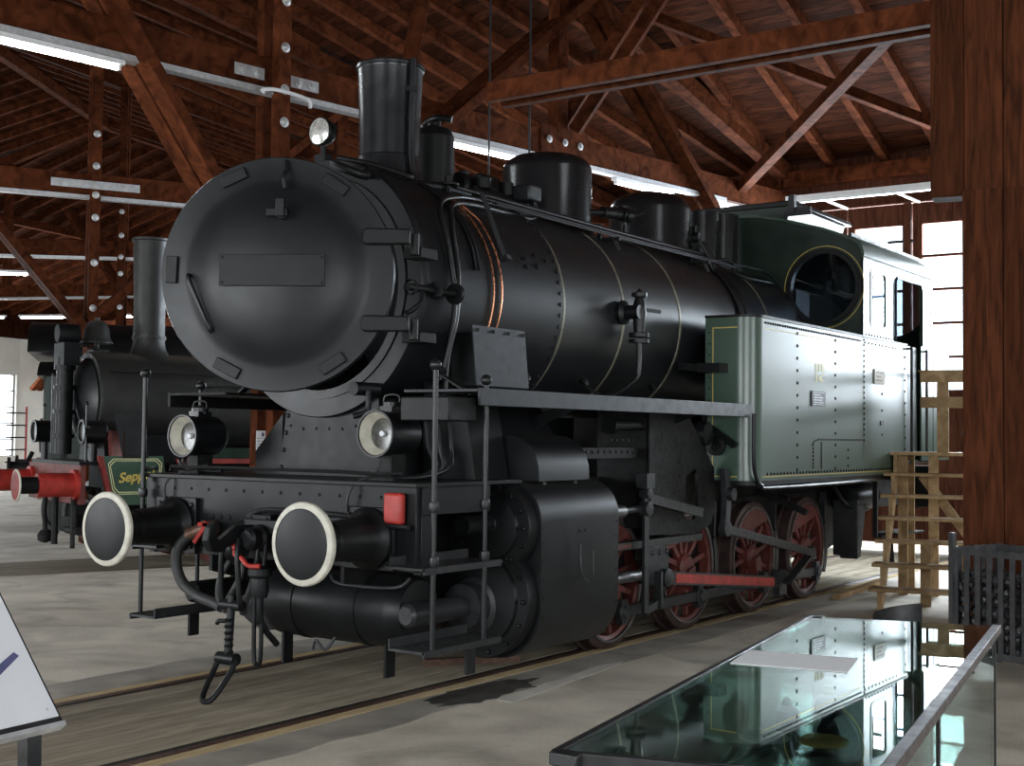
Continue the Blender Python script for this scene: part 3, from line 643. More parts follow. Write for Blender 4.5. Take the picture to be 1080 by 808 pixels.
# domes
def dome(name, y, r, z0, z1, round_=.16):
    b = MB(); h = z1 - z0; pr = [(r + .07, -.12), (r + .02, -.03), (r + .004, .03), (r, .06)]
    for i in range(9):
        t = PI / 2 * i / 8; pr.append((r - round_ + round_ * math.cos(t), h - round_ * .8 - .04 + round_ * .8 * math.sin(t)))
    pr += [(r * .35, h - .015), (0, h)]
    b.lathe(pr, (0, y, z0), Zd, 64); return b.build(name, 'gloss', L)
d1 = dome('steam_dome', 3.87, .388, 3.47, 4.14); d2 = dome('sand_dome', 5.72, .40, 3.47, 4.10, .2)
b = MB(); b.cyl((0, 7.35, 3.4), (0, 7.35, 4.09), .17, n=40); b.lathe([(.17, 0), (.185, 0), (.185, .02), (.17, .025), (0, .03)], (0, 7.35, 4.08), Zd, 40); b.build('safety_valve_housing', 'gloss', L)
b = MB(); b.cyl((0, 6.83, 3.4), (0, 6.83, 4.03), .20, n=40); b.lathe([(.2, 0), (.215, 0), (.215, .02), (0, .03)], (0, 6.83, 4.03), Zd, 40); b.build('valve_cover', 'gloss', L)
b = MB(); b.cyl((-.05, 2.35, 3.4), (-.05, 2.35, 3.62), .12, n=30); b.cyl((-.05, 2.35, 3.6), (-.05, 2.35, 3.98), .165, .155, n=36); b.lathe([(.155, 0), (.13, .06), (.05, .09), (.05, .14), (0, .14)], (-.05, 2.35, 3.98), Zd, 36)
b.tube([(-.15, 2.35, 4.10), (.0, 2.3, 4.12), (.12, 2.35, 4.10)], .025); b.build('generator_drum', 'satin', L)
# machinery on top between drum and dome: pump / turbo generator
b = MB()
for (y, z, r, l) in ((2.60, 3.62, .115, .24), (2.86, 3.64, .135, .2), (3.10, 3.62, .10, .26)): b.lathe([(0, 0), (r * .8, 0), (r, .02), (r, l - .02), (r * .8, l), (0, l)], (.05, y - l / 2 + .02, z), Yd, 24)
b.cyl((.05, 2.45, 3.60), (.05, 3.35, 3.60), .035, n=14); b.box(-.12, .22, 2.45, 3.3, 3.44, 3.50); b.cyl((.22, 2.5, 3.56), (.22, 3.2, 3.56), .05, n=16); b.lathe([(0, 0), (.07, 0), (.07, .08), (0, .1)], (.22, 2.62, 3.60), Zd, 14); b.lathe([(0, 0), (.06, 0), (.06, .1), (0, .12)], (.22, 2.95, 3.60), Zd, 14)
for y in (2.6, 2.8, 3.0, 3.2): b.lathe([(0, 0), (.03, 0), (.03, .1), (.045, .1), (.045, .13), (0, .13)], (.05, y, 3.62), Zd, 12); b.tube([(.05, y, 3.66), (.15, y + .03, 3.68), (.2, y + .05, 3.55), (.18, y + .03, 3.46)], .014)
b.lathe([(0, 0), (.085, 0), (.085, .015), (.03, .03), (.03, .07), (0, .07)], (.32, 2.05, 3.52), Zd, 20); b.cyl((.32, 2.05, 3.40), (.32, 2.05, 3.54), .02, n=12)
b.tube([(.3, 1.55, 3.45), (.3, 1.9, 3.50), (.25, 2.4, 3.52)], .03); b.tube([(.4, 1.7, 3.42), (.4, 2.0, 3.42), (.35, 2.5, 3.45)], .022)
b.build('turbo_generator', 'satin', L)
b = MB(); b.box(.27, .44, 2.95, 3.13, 3.55, 3.68); bx = b.build('junction_box', 'plate', L, bevel=.02)
b = MB(); b.tube([(.40, 3.08, 3.56), (.42, 3.08, 3.46), (.44, 2.95, 3.40), (.50, 2.5, 3.38), (.62, 1.95, 3.34), (.70, 1.62, 3.28), (.80, 1.48, 3.12), (.89, 1.44, 2.75), (.89, 1.42, 2.45), (.86, 1.38, 2.2), (.86, 1.36, 1.95), (.9, 1.38, 1.78)], .018, 10, 3); b.build('control_pipe', 'black', L)
b = MB(); b.tube([(.36, 2.9, 3.45), (.50, 2.2, 3.42), (.62, 1.75, 3.36), (.74, 1.42, 3.24), (.86, 1.36, 2.95), (.91, 1.38, 2.6), (.90, 1.34, 2.3), (.86, 1.30, 2.05)], .018, 10, 3); b.build('control_pipe', 'black', L)
for k_ in range(2):
    o = .06 * k_; b = MB(); rr = R0 + .012
    pts = [(rr * math.sin(t), 1.78 + o * 1.6 + .10 * math.sin((t - .5) * 1.6), BZ + rr * math.cos(t)) for t in [.76 + .115 * i for i in range(13)]]
    pts[0] = (pts[0][0] - .05, pts[0][1] - .05 - o, pts[0][2] + .06); b.tube(pts, .0075, 8, 2); b.build('copper_pipe', 'copper', L)
for k_ in range(2):
    b = MB(); rr = R0 + .014; b.tube([(rr * math.sin(t), 1.62 + .04 * k_ + .06 * math.sin((t - .4) * 2), BZ + rr * math.cos(t)) for t in [.45 + .12 * i for i in range(9)]], .012, 8, 2); b.build('oil_pipe', 'black', L)
# pipes/handrail along the boiler top
for (x, dz, y0, y1, r) in ((.47, .80, 1.95, 6.6, .016), (.52, .755, 2.2, 6.45, .014), (.58, .72, 2.3, 6.45, .012)):
    b = MB(); b.tube([(x, y0, BZ + dz), (x, (y0 + y1) / 2, BZ + dz - .01), (x, y1, BZ + dz)], r, 10, 0); b.build('boiler_top_pipe', 'black', L)
b = MB(); b.tube([(.40, 3.2, 3.45), (.42, 4.35, 3.47), (.41, 4.50, 3.53), (.41, 4.5, 3.62)], .014); b.build('boiler_top_pipe', 'black', L)
for y in (4.0, 5.7):
    b = MB(); b.bar((.44, y, 3.36), (.66, y, 3.36), .03, .03); b.bar((.60, y, 3.37), (.64, y + .02, 3.27), .03, .03); b.bar((.46, y, 3.37), (.46, y, 3.50), .025, .03); b.build('pipe_bracket', 'satin', L)
b = MB(); b.box(.80, .83, 2.02, 2.08, 2.95, 3.22) if False else b.bar((.66, 2.02, 3.42), (.86, 2.02, 2.95), .008, .06, (0, 1, 0)); b.bar((.80, 2.02, 2.93), (.90, 2.02, 2.95), .05, .03); b.build('hanging_bracket', 'plate', L)
# dome side fittings
b = MB(); b.cyl((.30, 4.02, 3.62), (.40, 4.25, 3.64), .03, n=14); b.cyl((.37, 4.18, 3.64), (.44, 4.55, 3.66), .05, n=20)
for q in (.0, .06, .12): b.lathe([(0, 0), (.065, 0), (.065, .02), (0, .02)], V((.42, 4.42 + q, 3.655)), (.2, 1, 0), 16)
b.cyl((.44, 4.6, 3.66), (.50, 4.72, 3.70), .012, n=8); b.build('regulator_valve', 'black', L)
b = MB(); fx = V((.36, 5.9, 3.64)); b.lathe([(0, -.02), (.11, -.02), (.11, .03), (.05, .03), (.05, .09), (0, .09)], fx, (.9, .1, 0), 24)
b.rivets([fx + V((.03, .08 * math.cos(t), .08 * math.sin(t))) for t in [PI * i / 4 for i in range(8)]], (1, 0, 0), .014); b.cyl(fx + V((.05, 0, .05)), fx + V((.05, 0, .12)), .02, n=10); b.build('dome_flange', 'black', L)
for k_ in range(3):
    o = .05 * k_; b = MB(); rr = RB + .02
    b.tube([(.44 + .01 * k_, 5.93 + o * .4, 3.60), (.50, 5.98 + o, 3.48)] + [(rr * math.sin(t), 6.02 + o * 1.1 + .05 * (t - .6), BZ + rr * math.cos(t)) for t in [.68 + .13 * i for i in range(8)]], .019, 10, 2); b.build('sand_pipe', 'black', L)
b = MB(); b.tube([(.5, 6.1, 3.42), (.52, 6.3, 3.47), (.55, 6.45, 3.44), (.55, 6.55, 3.34), (.56, 7.4, 3.34)], .012); b.tube([(.46, 6.2, 3.45), (.48, 7.0, 3.47), (.52, 7.4, 3.44), (.6, 7.6, 3.3)], .012); b.build('boiler_top_pipe', 'black', L)
# check valve on the boiler side
vx = RB - .02; b = MB(); vc = V((vx, 3.72, 2.70)); b.lathe([(0, 0), (.08, 0), (.10, .03), (.10, .06), (.06, .08), (.055, .2), (0, .2)], vc, Xd, 24)
v2 = vc + V((.16, .06, .0)); b.lathe([(0, -.20), (.085, -.20), (.085, -.17), (.045, -.16), (.05, -.06), (.06, 0), (.05, .07), (.035, .12), (.065, .13), (.065, .16), (.03, .17), (0, .20)], v2, Zd, 20)
b.lathe([(0, 0), (.085, 0), (.085, .03), (0, .03)], v2 + V((0, 0, -.25)), Zd, 20); b.rivets([v2 + V((.065 * math.cos(t), .065 * math.sin(t), -.17)) for t in [PI * i / 3 for i in range(6)]], Zd, .013)
b.bar(v2 + V((0, .05, .03)), v2 + V((.03, .30, .03)), .02, .03)
b.tube([v2 + V((0, 0, -.24)), v2 + V((0, 0, -.45)), v2 + V((-.02, -.03, -.55)), v2 + V((-.10, -.25, -.68)), v2 + V((-.18, -.6, -.74))], .022); b.build('check_valve', 'black', L)
# inspection plate by the running board and lagging outline
b = MB(); t0 = .0
b.prism([(1.50, 2.02), (2.12, 2.02), (2.06, 2.42), (1.44, 2.42)], 1.0, 1.012, 'x')
b.rivets([(1.012, 1.50 + .18 * i, 2.39) for i in range(4)], Xd, .013, h=.02); b.rivets([(1.012, 2.06 + .02 * i, 2.30 - .08 * i) for i in range(4)], Xd, .007)
b.build('splasher_plate', 'plate', L)
b = MB(); b.box(.78, 1.0, 1.52, 1.55, 2.02, 2.38); b.build('plate_stay', 'satin', L)
# running boards
for s in (-1, 1):
    b = MB(); b.box(min(s * .82, s * 1.42), max(s * .82, s * 1.42), .97, 4.99, 1.955, 1.975); b.box(s * 1.42 - .012, s * 1.42 + .012, .97, 4.99, 1.87, 1.98); rb = b.build('running_board', 'plate' if s > 0 else 'gear', L, bevel=.003)
    for y in (1.3, 2.3, 3.1, 4.2):
        b = MB(); b.bar((s * .8, y, 2.12), (s * 1.1, y + .03, 1.95), .06, .012) if y in (1.3, 3.1) else b.bar((s * .85, y, 1.75), (s * 1.35, y, 1.94), .012, .08); b.lathe([(0, 0), (.03, 0), (.04, .04), (0, .06)], (s * .84, y, 2.10), (s * .8, 0, .5), 12); b.build('bracket', 'satin', rb)
    if s > 0: b = MB(); b.box(1.0, 1.38, .72, 1.0, 1.77, 1.92); b.build('sand_box', 'satin', L, bevel=.01)
    b = MB()
    for q in (0, .05, .1): b.tube([(s * (1.1 + q), .85 + q, 1.78), (s * (1.1 + q), .88 + q, 1.6), (s * (1.13 + q), .92, 1.48), (s * (1.0 + q * .4), .86, 1.42), (s * .7, .84, 1.415)], .014)
    b.build('conduit', 'satin', L)
    # front steps
    sx = s * (1.40 if s > 0 else 1.19)
    for y, zt in ((.56, 2.10), (1.07, 2.03)):
        b = MB(); b.cyl((sx, y, .42), (sx, y, zt - .03), .016, n=12)
        for z in (1.26, .94): b.lathe([(0, -.035), (.028, -.03), (.034, 0), (.028, .03), (0, .035)], (sx, y, z), Zd, 14)
        b.ball((sx, y, zt), .036); b.build('handrail', 'black', L)
    for z in (.90, .42):
        b = MB(); b.box(min(sx, sx - s * .26), max(sx, sx - s * .26) + (.02 if s > 0 else 0), .47, 1.24, z - .01, z + .005)
        b.box(sx - .005, sx + .012, .47, 1.24, z - .03, z + .01); b.box(min(sx - s * .26, sx - s * .25), max(sx - s * .26, sx - s * .25), .47, 1.24, z, z + .06); b.build('step', 'greysteel', L)
    b = MB(); b.bar((sx - s * .05, 1.0, .42), (sx - s * .05, 1.0, .22), .02, .09, (0, 1, 0)); b.build('step_stay', 'gear', L)
    # cylinders
    b = MB(); cxo = s * 1.42; r = .30
    prof = []
    def rr(cy, cz, a0, a1, rad, n=8): return [(cy + rad * math.cos(math.radians(a0 + (a1 - a0) * i / n)), cz + rad * math.sin(math.radians(a0 + (a1 - a0) * i / n))) for i in range(n + 1)]
    pf = [(.66, .24), (.66, 1.38)] + rr(1.42 - .26, 1.38 - .26, 90, 0, .26) + rr(1.42 - .34, .20 + .34, 0, -90, .34)
    pf = [(s * a_, z) for a_, z in pf]; b.prism(pf, 1.68, 2.69, 'y'); b.mi = 1; b.rivets([(cxo, y, z) for y in (1.71, 2.66) for z in (.5, .62, .74, .86, .98, 1.08)], (s, 0, 0), .009)
    b.rivets([(s * 1.25, 1.95, 1.365), (s * 1.25, 2.35, 1.365)], (s * .4, 0, 1), .03); cyl = b.build('cylinder_casing', ['black', 'satin'], L)
    b = MB(); b.tube([(cxo + s * .03, 2.12, .95), (cxo + s * .05, 2.10, .80), (cxo + s * .04, 2.17, .70), (cxo + s * .05, 2.26, .72), (cxo + s * .04, 2.27, .9)], .006); b.box(min(cxo, cxo + s * .012), max(cxo, cxo + s * .012), 2.15, 2.19, 1.035, 1.045); b.box(min(cxo, cxo + s * .012), max(cxo, cxo + s * .012), 2.22, 2.26, 1.035, 1.045); b.build('casing_catch', 'greysteel', cyl)
    def cover(cx, cz, r, name):
        b = MB(); b.lathe([(r, .10), (r, .02), (r - .01, 0), (r - .09, -.005), (r - .10, -.03), (r * .4, -.045), (0, -.045)], (cx, 1.58, cz), Yd, 48)
        n = 14; b.rivets([(cx + (r - .045) * math.cos(2 * PI * i / n), 1.58, cz + (r - .045) * math.sin(2 * PI * i / n)) for i in range(n)], (0, -1, 0), .02, h=.03); return b.build(name, 'satin', cyl)
    cover(s * 1.0, .60, .40, 'cylinder_cover'); cover(s * 1.09, 1.08, .31, 'valve_cover')
    b = MB(); b.lathe([(0, 0), (.15, 0), (.15, .12), (.19, .14), (.19, .2)], (s * .98, 1.40, .56), Yd, 32); b.lathe([(0, 0), (.055, 0), (.075, .02), (.075, .70), (0, .70)], (s * .98, .82, .56), Yd, 28); b.build('piston_tail_tube', 'greysteel' if s > 0 else 'satin', cyl)
    b = MB(); b.lathe([(0, 0), (.06, 0), (.06, .28), (.09, .30), (.09, .36), (0, .36)], (s * 1.09, 1.25, 1.10), Yd, 24); b.build('valve_tail_tube', 'satin', cyl)
    # steam pipe casing from boiler to cylinder
    if s < 0: continue
    b = MB(); b.prism([(s * .55, 1.38), (s * .60, 2.1), (s * .80, 2.0), (s * .98, 1.69), (s * 1.08, 1.685), (s * 1.15, 1.66), (s * 1.21, 1.62), (s * 1.255, 1.56), (s * 1.28, 1.48), (s * 1.285, 1.38)], 1.85, 2.5, 'y'); b.build('steam_pipe_casing', 'black', L)
    if s > 0: b = MB(); b.prism([(.6, 1.38), (1.05, 1.38), (.95, 1.9), (.6, 2.05)], 1.45, 1.83, 'y'); b.build('steam_chest', 'satin', L)
# air reservoir and pipes under the front
b = MB(); b.lathe([(0, 0), (.12, .01), (.20, .05), (.235, .12), (.24, .16), (.24, 1.15), (.235, 1.19), (.20, 1.27), (0, 1.3)], (-.34, 1.02, .56), Xd, 40)
for x in (0.0, .55): b.lathe([(.24, 0), (.247, 0), (.247, .04), (.24, .04)], (x, 1.02, .56), Xd, 40)
b.build('air_reservoir', 'satin', L)
b = MB(); b.tube([(.5, .66, .80), (.55, .70, .74), (.95, .75, .74), (1.03, .8, .80)], .012); b.build('drain_pipe', 'greysteel', L)
b = MB(); b.tube([(.3, .72, .3), (.33, .72, .36), (.38, .75, .30), (.42, .8, .38)], .01); b.build('drain_pipe', 'greysteel', L)
for x in (-.15, .75): b = MB(); b.bar((x, .95, .75), (x, .95, .14), .09, .02); b.build('guard_iron', 'satin', L)
b = MB(); b.tube([(-.95, .60, 1.42), (-.95, .60, 1.45), (.62, .60, 1.45), (.95, .62, 1.44), (1.1, .62, 1.45)], .011, 8, 0); b.tube([(-1.10, .60, 1.43), (-1.19, .58, 1.42), (-1.21, .57, 1.34)], .014)
b.build('beam_top_rail', 'black', L)
b = MB(); b.tube([(-.10, .56, .95), (-.12, .54, 1.12), (-.05, .54, 1.17), (.05, .55, 1.19), (.3, .56, 1.19), (.95, .57, 1.17), (1.0, .57, 1.14), (1.2, .57, 1.13)], .018); b.build('brake_pipe', 'black', L)
# beam front: coupling hook, screw coupling
b = MB(); b.box(-.10, .10, .52, .62, .92, 1.16); b.rivets([(x, .52, z) for x in (-.07, .07) for z in (.95, 1.13)], (0, -1, 0), .018); b.build('hook_plate', 'satin', L, bevel=.006)
b = MB(); b.prism([(.55, 1.00), (.30, 1.00), (.18, .94), (.10, .95), (.06, 1.02), (.08, 1.10), (.13, 1.14), (.16, 1.11), (.13, 1.05), (.16, 1.02), (.22, 1.05), (.30, 1.10), (.55, 1.10)], -.03, .03, 'x'); hk = b.build('coupling_hook', 'satin', L, bevel=.01)
b = MB()
for x in (-.05, .05): b.tube([(x, .30, 1.02), (x * 1.4, .27, .92), (x * 1.6, .28, .70), (x * 1.5, .30, .60)], .018)
b.lathe([(0, -.09), (.035, -.09), (.035, .09), (0, .09)], (0, .30, .60), Xd, 14)
b.cyl((0, .30, .66), (0, .27, .26), .026, n=14)
for z in (.30, .34, .38, .42, .46, .5): b.lathe([(.026, 0), (.032, .01), (.026, .02)], (0, .278, z), Zd, 14)
b.lathe([(0, -.08), (.04, -.08), (.04, .08), (0, .08)], (0, .27, .27), Xd, 14); b.tube([(0, .28, .50), (-.07, .26, .50), (-.09, .26, .48)], .014)
b.build('screw_coupling', 'satin', hk)
b = MB(); b.tube([(-.07, .27, .27), (-.075, .23, .20), (-.05, .12, .06), (0, .09, .03), (.05, .12, .06), (.075, .23, .20), (.07, .27, .27)], .018, 10, 3); b.build('coupling_link', 'satin', hk)
b = MB(); b.tube([(.12, .40, .98), (.14, .36, .7), (.14, .36, .3), (.17, .36, .24), (.20, .36, .3), (.20, .36, .7), (.17, .42, .98)], .014); b.build('spare_coupling_link', 'satin', hk)
# coupling head / hose block
b = MB(); b.lathe([(0, 0), (.06, 0), (.085, .03), (.085, .14), (.11, .16), (.11, .22)], (.10, .38, 1.02), Yd, 20); b.lathe([(0, 0), (.05, 0), (.07, .02), (.07, .08), (0, .1)], (.10, .31, 1.02), Yd, 20); b.box(-.05, .24, .44, .52, 1.05, 1.13)
b.tube([(-.12, .5, 1.10), (-.17, .42, 1.04), (-.17, .40, .92), (-.12, .44, .85)], .022); b.lathe([(0, -.06), (.07, -.05), (.09, 0), (.07, .06), (0, .08)], (-.08, .40, .94), (1, -.4, .2), 18); b.build('coupling_valve', 'satin', L)
for x, x2 in ((-.02, -.10), (.10, .06)):
    b = MB(); b.tube([(x, .42, .90), (x + .01, .38, .78), (x2, .36, .62), (x2 - .04, .37, .54)], .02); b.build('brake_hose', 'rubber', L)
b = MB(); b.tube([(-.14, .42, .88), (-.18, .36, .75), (-.19, .36, .62), (-.14, .38, .56)], .018); b.build('brake_hose', 'rubber', L)
b = MB(); b.tube([(-.52, .56, 1.02), (-.60, .48, 1.0), (-.67, .44, .92), (-.69, .44, .80), (-.62, .44, .68), (-.48, .44, .61), (-.30, .42, .58), (-.20, .40, .56)], .036, 14); hs = b.build('heating_hose', 'rubber', L)
b = MB(); b.cyl((-.50, .60, 1.05), (-.50, .50, 1.05), .05, n=16); b.cyl((-.50, .52, 1.05), (-.62, .47, 1.00), .042, n=16); b.build('hose_coupling', 'rust', hs)
b = MB(); b.bar((-.43, .46, 1.075), (-.52, .44, .955), .028, .014, (0, -1, 0)); b.lathe([(0, 0), (.028, 0), (.028, .03), (0, .03)], (-.43, .45, 1.07), (0, 1, 0), 14); b.box(-.5, -.41, .45, .47, 1.065, 1.09); b.build('red_cock_handle', 'red', L)
b = MB(); b.tube([(.02, .30, .96), (.03, .29, .92), (.10, .28, .90), (.16, .28, .86), (.24, .30, .86)], .015); b.ball((.02, .30, .965), .025); b.build('red_cock_handle', 'red', L)
b = MB(); b.lathe([(0, 0), (.05, 0), (.06, .05), (.055, .12), (.075, .14), (.075, .18), (0, .20)], (.20, .34, .66), Zd, 20); b.tube([(.20, .34, .67), (.2, .36, .5), (.2, .5, .35)], .02); b.build('drip_valve', 'satin', L)
b = MB(); b.box(1.01, 1.15, .555, .61, 1.145, 1.335); b.build('red_socket_box', 'red', L, bevel=.018)
# loco lamps on the beam
for s in (-1, 1):
    lc = V((.80, .72, 1.69)) if s > 0 else V((-.98, .72, 1.66))
    b = MB(); b.lathe([(.134, .004), (.138, -.006), (.150, -.006), (.152, .02), (.14, .03), (.14, .28), (.12, .32), (.08, .34), (0, .345)], lc, Yd, 40)
    b.box(lc.x - .05, lc.x + .05, lc.y + .10, lc.y + .22, lc.z + .12, lc.z + .175); b.lathe([(0, 0), (.06, 0), (.06, .03), (0, .05)], lc + V((0, .16, .17)), Zd, 16)
    lm = b.build('beam_lamp', 'black', L)
    b = MB(); b.box(lc.x - .05, lc.x + .05, lc.y + .10, lc.y + .24, 1.40, lc.z - .12); b.box(lc.x - .10, lc.x + .10, lc.y + .06, lc.y + .28, 1.395, 1.415); b.build('lamp_stand', 'gear', lm)
    b = MB(); b.lathe([(.098, .075), (.130, .012), (.136, .0)], lc, Yd, 40); b.build('white_rim', 'white', lm)
    b = MB(); b.lathe([(.100, .074), (.06, .078), (.02, .08), (0, .08)], lc, Yd, 32); b.build('reflector', 'lens', lm)
    b = MB(); b.lathe([(0, .055), (.018, .06), (.022, .078)], lc, Yd, 20); b.build('bulb', 'silver', lm)
    b = MB(); b.tube([lc + V((-.05, .14, .16)), lc + V((-.05, .15, .24)), lc + V((.05, .17, .24)), lc + V((.05, .16, .16))], .007, 8, 2); b.build('carry_handle', 'black', lm)
    b = MB(); b.tube([lc + V((-.02, .05, -.26)), lc + V((-.06, -.13, -.32)), lc + V((-.10, -.14, -.5)), lc + V((-.02, -.13, -.72)), lc + V((.06, -.12, -.8))] if s > 0 else [lc + V((.15, .1, -.2)), lc + V((.02, -.13, -.3)), lc + V((0, -.14, -.45)), lc + V((.02, -.14, -.62)), lc + V((-.10, -.10, -.80))], .009); b.build('lamp_cable', 'rubber', lm)
# cab and tanks
RT = .17
for s in (-1, 1):
    out = [(.98, 4.97), (1.45 - RT, 4.97)] + [(1.45 - RT + RT * math.sin(math.radians(a_)), 4.97 + RT - RT * math.cos(math.radians(a_))) for a_ in range(0, 91, 10)] + [(1.45, 9.12), (.98, 9.12)]
    out = [(s * x, y) for x, y in out]
    b = MB(); b.prism(out, 1.315, 2.75, 'z'); X1 = s * 1.45
    b.mi = 1      # rivets
    rx = (s, 0, 0)
    for y in (5.93, 6.90): b.rivets([(X1, y, z) for z in [1.40 + .115 * i for i in range(12)]], rx, .017, h=.012)
    b.rivets([(X1, 7.72, z) for z in [1.68 + .055 * i for i in range(20)]], rx, .014, h=.012)
    b.rivets([(X1, y, 1.372) for y in [5.25 + .075 * i for i in range(50)]], rx, .014, h=.012)
    b.rivets([(X1, y, 2.71) for y in [5.2 + .055 * i for i in range(45)]], rx, .013, h=.012)
    b.rivets([(X1, y, 2.70) for y in [7.75 + .11 * i for i in range(10)]], rx, .013, h=.012)
    b.rivets([(X1, 7.25, z) for z in (1.42, 1.5, 1.58)], rx, .015, h=.012); b.rivets([(X1, 8.28, z) for z in (1.74, 2.0, 2.18)], rx, .015, h=.012); b.rivets([(X1, 9.06, z) for z in [1.45 + .13 * i for i in range(10)]], rx, .013, h=.012)
    b.rivets([(X1, 6.30 + (.02 if i < 6 else .012 * (i - 5) ** 1.3), 1.42 + .035 * i) for i in range(7)], rx, .013, h=.012)
    b.box(min(X1, X1 + s * .006), max(X1, X1 + s * .006), 6.44, 7.70, 1.672, 1.69); b.tube([(X1, 6.31, 1.62), (X1, 6.34, 1.66), (X1, 6.44, 1.681)], .007, 6); b.box(min(X1, X1 + s * .006), max(X1, X1 + s * .006), 6.52, 6.54, 1.40, 1.66)
    b.rivets([(s * 1.02, 4.97, z) for z in [1.42 + .1 * i for i in range(13)]], (0, -1, 0), .010)
    b.mi = 2      # lining
    def lx(y0, y1, z0, z1): b.box(min(X1, X1 + s * .002), max(X1, X1 + s * .002), y0, y1, z0, z1)
    lx(5.15, 8.9, 1.345, 1.354); lx(5.15, 7.66, 2.655, 2.664); b.box(min(s * 1.05, s * 1.29), max(s * 1.05, s * 1.29), 4.968, 4.97, 2.655, 2.664); b.box(min(s * 1.05, s * 1.29), max(s * 1.05, s * 1.29), 4.968, 4.97, 1.345, 1.354); b.box(min(s * 1.05, s * 1.058), max(s * 1.05, s * 1.058), 4.968, 4.97, 1.35, 2.66)
    tk = b.build('side_tank', ['green', 'gear', 'yellow'], L, bevel=0)
    grow = [(s * (abs(x) + (.012 if abs(x) > 1.0 else 0)), y - (.012 if y < 5.2 else 0)) for x, y in out]
    b = MB(); b.prism(grow, 2.75, 2.772, 'z'); b.build('tank_top_edge', 'satin', tk)
    b = MB(); b.prism(grow, 1.275, 1.315, 'z'); b.build('tank_bottom_angle', 'satin', tk)
    b = MB(); g = lambda q, z: (s * q, z)
    b.tube([(s * 1.46, 4.94, 1.90), (s * 1.46, 4.94, 1.50), (s * 1.46, 5.0, 1.34), (s * 1.46, 5.12, 1.27), (s * 1.46, 5.3, 1.25), (s * 1.46, 7.2, 1.255), (s * 1.46, 8.9, 1.27)], .018, 8, 2); b.build('edge_pipe', 'black', tk)
    b = MB(); b.box(min(s * .98, s * 1.2), max(s * .98, s * 1.2), 4.80, 4.97, 2.26, 2.34) ; b.box(min(s * .9, s * .98), max(s * .9, s * .98), 4.6, 4.97, 2.27, 2.33); b.build('tank_bracket', 'satin', tk)
# plates and marks on the visible side
x = 1.451
b = MB(); b.box(x, x + .012, 6.26, 6.61, 2.00, 2.145); b.mi = 1; b.box(x + .012, x + .013, 6.29, 6.58, 2.012, 2.018); b.box(x + .012, x + .013, 6.29, 6.58, 2.128, 2.134)
for i in range(4): b.box(x + .012, x + .0135, 6.31, 6.31 + (.24, .2, .23, .16)[i], 2.03 + .025 * i, 2.038 + .025 * i)
b.build('builder_plate', ['plate', 'steel'], L)
b = MB(); b.box(x, x + .012, 8.02, 8.34, 2.28, 2.44); b.mi = 1
for i in range(3):
    for j in range((4, 3, 5)[i]): b.box(x + .012, x + .013, 8.07 + .05 * j, 8.10 + .05 * j, 2.31 + .042 * i, 2.328 + .042 * i)
b.build('notice_plate', ['cream', 'rust'], L)
b = MB(); b.box(x, x + .01, 8.22, 8.32, 1.84, 1.89); b.build('small_plate', 'plate', L)
b = MB()
for i in range(3): b.box(x, x + .002, 6.37 + .085 * i, 6.43 + .085 * i, 2.335, 2.41)
b.box(x, x + .002, 6.38, 6.43, 2.235, 2.325)
b.add([(x + .002, 6.45, 2.28), (x + .002, 6.60, 2.325), (x + .002, 6.60, 2.30), (x + .002, 6.52, 2.275), (x + .002, 6.60, 2.24), (x + .002, 6.52, 2.235), (x + .002, 6.46, 2.25)], [(0, 1, 2, 3, 4, 5, 6)])
b.build('yellow_number_mark', 'paleyellow', L)
# cab
def roofpts(off=0):
    h = [(1.45 + off, 3.60), (1.44 + off, 3.67), (1.405 + off, 3.73 + off), (1.35 + off * .7, 3.775 + off), (1.245, 3.82 + off), (1.04, 3.90 + off), (.825, 3.965 + off), (.55, 4.045 + off), (.277, 4.10 + off), (0, 4.12 + off)]
    return h + [(-a_, z) for a_, z in h[-2::-1]]
YF, YR = 7.70, 10.10
for (y, nm) in ((YF, 'cab_front'), (YR - .02, 'cab_back')):
    b = MB(); b.prism([(1.45, 1.5), ] + roofpts() + [(-1.45, 1.5)], y, y + .02, 'y', [circ(1.02, 3.30, .36, 40), circ(-1.02, 3.30, .36, 40)]); cf = b.build(nm, 'dgreen', L)
    for s in (-1, 1):
        c = V((s * 1.02, y + .01, 3.30))
        b = MB(); b.lathe([(.36, -.02), (.36, -.045), (.405, -.045), (.41, -.03), (.41, -.01)], c, Yd, 48); b.lathe([(.36, .01), (.36, .03), (.40, .03), (.40, .01)], c, Yd, 48); b.build('round_window_frame', 'black', cf)
        b = MB(); b.lathe([(0, -.004), (.365, -.004), (.365, .002), (0, .002)], c, Yd, 48); b.build('round_window_glass', 'cabglass', cf)
        if nm == 'cab_front':
            b = MB(); b.lathe([(.435, -.0115), (.435, -.0125), (.443, -.0125), (.443, -.0115)], c, Yd, 48); b.build('lining', 'yellow', cf)
        else:
            b = MB(); b.box(c.x - .012, c.x + .012, y - .02, y - .005, 2.94, 3.66); b.build('window_bar', 'black', cf)
